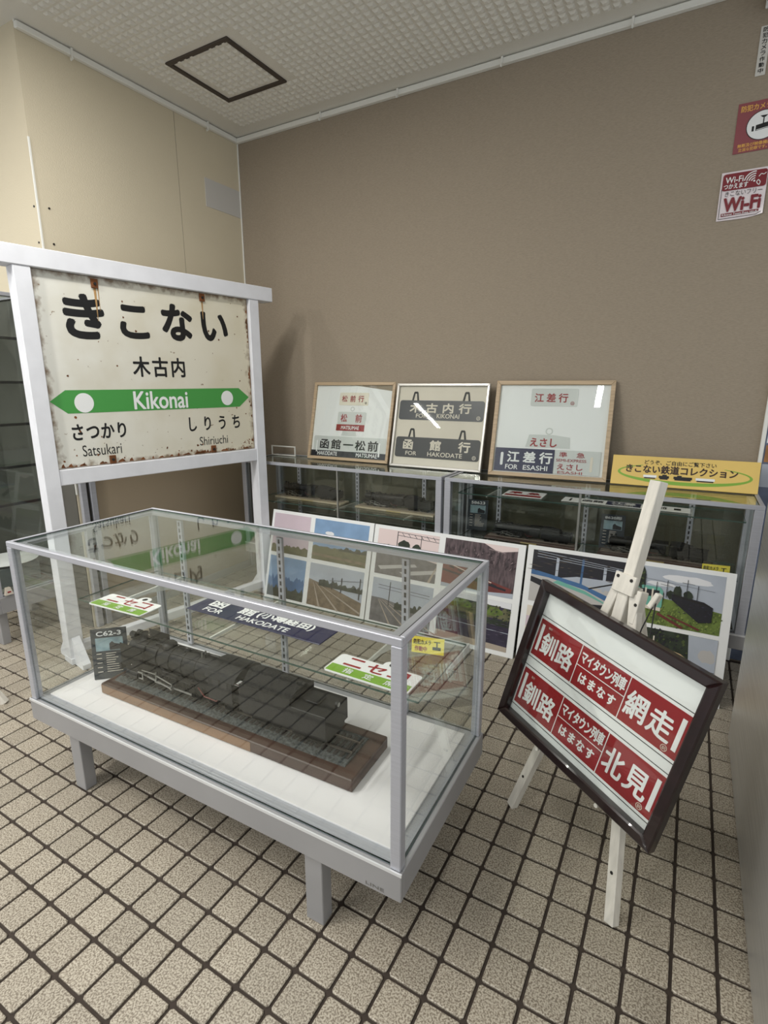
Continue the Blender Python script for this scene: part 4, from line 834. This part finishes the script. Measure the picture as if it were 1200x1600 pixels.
# ------------------------------------------------------------------ right side: stainless cabinet, poster stand, stickers, camera
st_ = root('steel_cabinet', (16.65, 5.0, 0), 'tall brushed stainless steel cabinet at the right edge of the picture', 'cabinet')
MB().box((.04, 0, .1), (6, 13.55, 10.05), STEEL, .02).obj('body', st_)
MB().box((0, .05, .1), (.04, 13.6, 10.1), STEEL, .015).obj('side_panel', st_)
MB().box((.15, .1, 0), (5.8, 13.4, .1), ALUD).obj('plinth', st_)
po = root('poster_stand', (16.86, 26.08, 0), 'white edged poster panel standing behind the right cabinet at the picture edge', 'poster')
MB().box((0, 0, 0), (.17, .2, 15.6), TRIMW, .02).obj('frame_bar', po); MB().box((3.2, 0, 0), (3.37, .2, 15.6), TRIMW, .02).obj('frame_bar', po); MB().box((.17, 0, 15.43), (3.2, .2, 15.6), TRIMW, .02).obj('frame_bar', po)
pb = MB().box((.17, .06, .1), (3.2, .14, 15.43), mat('poster_grey_blue', (108, 118, 140), .5, var=(6, .4, 4))).obj('poster_sheet', po)
for p, q, m in (((.24, .05, 12.2), (3, .06, 13.0), PDK), ((.24, .05, 10.4), (3, .06, 11.2), mat('print_orange', (170, 120, 70), .5, var=(12, .4, 4))), ((.24, .05, 11.3), (3, .06, 12.1), WPAPER), ((.2, .05, 9.2), (3, .06, 10.3), SKYG)): MB().box(p, q, m).obj('print', pb)

def wall_text(rt_, *a, **k): return lettering(*a, **k)
r_ = root('camera_sticker', (14.12, 26.27, 23.95), 'red square sticker with white circle and camera symbol high on the back wall', 'sticker')
DUSK = mat('dusty_red_print', (140, 72, 78), .5)
b = MB().box((0, 0, 0), (2.0, .02, 1.95), DUSK).obj('sheet', r_); YT = mat('amber_print', (222, 170, 84), .5)
lettering('防犯カメラ作動中', (.12, 1.6, 1.88, 1.84), YT, b, -.006, .02); lettering('無断及び映像機能維持は', (.15, .22, 1.85, .36), YT, b, -.006, .02); lettering('立派な犯罪です。', (.2, .06, 1.25, .19), YT, b, -.006, .02)
MB().prism(disc(1.0, .98, .62, 40, .58), -.006, -.001, BLACK).obj('ring', b); MB().prism(disc(1.0, .98, .59, 40, .55), -.010, -.0065, WPAPER).obj('circle', b)
ic = MB(); ic.prism([(.6, .78), (.68, .78), (.68, .98), (.6, .98)], -.014, -.0105, BLACK).prism([(.74, .78), (1.3, .85), (1.3, 1.08), (.74, 1.0)], -.014, -.0105, BLACK).prism([(.86, 1.34), (1.14, 1.34), (1.05, 1.26), (.95, 1.26)], -.014, -.0105, BLACK).prism([(.98, 1.0), (1.02, 1.0), (1.02, 1.28), (.98, 1.28)], -.014, -.0105, BLACK)
ring_poly(ic, 1.2, 1.13, .16, .2, -.012, BLACK, -60, 110, 14); ic.obj('camera_symbol', b)
MB().prism([(.77, .8), (1.27, .87), (1.27, .89), (.77, .82)], -.018, -.0145, WPAPER).obj('highlight_line', b)
r_ = root('wifi_sticker', (13.82, 26.27, 21.27), 'white and maroon wireless internet sticker curling from the wall below the red one', 'sticker')
MAR = mat('maroon_print', (122, 18, 34), .35); n = 10; mb = MB()
def cw(x, z): return max(0, (x-1.25))**2*.12*max(0, 1-z/1.6)
g_ = [[mb.bm.verts.new((1.75*i/n, -.015-cw(1.75*i/n, 1.98*j/n), 1.98*j/n+(.12*max(0, (i/n-.5))**2*4*(1-j/n)))) for j in range(n+1)] for i in range(n+1)]
for i in range(n):
    for j in range(n): mb._fin([mb.bm.faces.new((g_[i][j], g_[i+1][j], g_[i+1][j+1], g_[i][j+1]))], mat('glossy_white_sticker', (232, 222, 226), .15, coat=.5))
b = mb.obj('sheet', r_); yy = -.05
MB().prism(rrect(.07, 1.22, 1.72, 1.9, .1), yy, yy+.005, MAR).obj('maroon_field', b)
lettering('Wi-Fi', (.18, 1.52, .85, 1.76), WPAPER, b, yy-.006, .01); lettering('つかえます', (.14, 1.28, 1.05, 1.48), WPAPER, b, yy-.006, .02)
mb = MB()
for k in range(4): ring_poly(mb, 1.28, 1.46, .1+.09*k, .14+.09*k, yy-.006, WPAPER, 85, 170, 10)
mb.prism(disc(1.27, 1.47, .04, 12), yy-.006, yy-.004, WPAPER).obj('signal_arcs', b)
mb = MB(); pts = [(1.42, 1.62), (1.5, 1.72), (1.6, 1.68), (1.68, 1.74)]
for q, q2 in zip(pts, pts[1:]): mb.beam((q[0], yy-.004, q[1]), (q2[0], yy-.004, q2[1]), .03, .004, WPAPER, (1, 0, 1))
pts = [(1.42, 1.5), (1.36, 1.42), (1.4, 1.34), (1.47, 1.28), (1.5, 1.4), (1.42, 1.5)]
for q, q2 in zip(pts, pts[1:]): mb.beam((q[0], yy-.004, q[1]), (q2[0], yy-.004, q2[1]), .03, .004, WPAPER, (1, 0, 1))
mb.obj('coast_outline', b)
lettering('きこないフリー', (.22, .98, 1.62, 1.18), SCREW, b, yy, .0); lettering('Wi-Fi', (.22, .36, 1.6, .9), MAR, b, yy, .045)
MB().prism([(.16, .16), (1.58, .22), (1.58, .31), (.16, .29)], yy, yy+.005, MAR).obj('maroon_strip', b); lettering('Kikonai Town Free Wi-Fi', (.2, .19, 1.54, .27), WPAPER, b, yy-.006, .01)
mb = MB()
for q in ([(.06, .08), (.08, .08), (.08, 1.3), (.06, 1.3)], [(.06, .06), (1.5, .1), (1.5, .115), (.06, .08)], [(1.5, .1), (1.68, .2), (1.67, .215), (1.49, .115)]): mb.prism(q, yy, yy+.004, SCREW)
mb.obj('border_line', b)
r_ = root('camera_label', (14.56, 26.27, 26.84), 'narrow vertical white label with black characters above the red sticker', 'label')
b = MB().box((0, 0, 0), (.36, .02, 1.82), mat('aged_white_label', (206, 204, 198), .5)).obj('strip', r_)
for k, c in enumerate('防犯カメラ作動中'): lettering(c, (.09, 1.6-.215*k, .27, 1.77-.215*k), BLACK, b, -.006, .02)
r_ = root('security_camera', (14.95, 26.26, 29.55), 'white dome security camera at the top right corner of the picture', 'camera')
MB().box((-.35, -.1, -.3), (.35, 0, .5), WPAPER, .03).obj('wall_plate', r_)
MB().beam((0, -.08, .1), (0, -.8, .1), .22, .22, WPAPER, (1, 0, 0), .02).obj('arm', r_)
h = MB().lathe((0, -.85, .35), (0, 0, -1), [(0, .3), (.1, .5), (.45, .55), (.5, .5)], WPAPER, 24).obj('housing', r_)
MB().lathe((0, -.85, -.15), (0, 0, -1), [(0, .42), (.2, .36), (.34, .2), (.4, .02)], mat('dark_dome', (24, 24, 26), .1, coat=.5), 24).obj('dome', h)
MB().prism([(-.62, .5), (-.5, .5), (-.05, -.75), (.3, -.75), (.3, .5)], -.75, -.68, WPAPER).obj('side_shroud', r_)
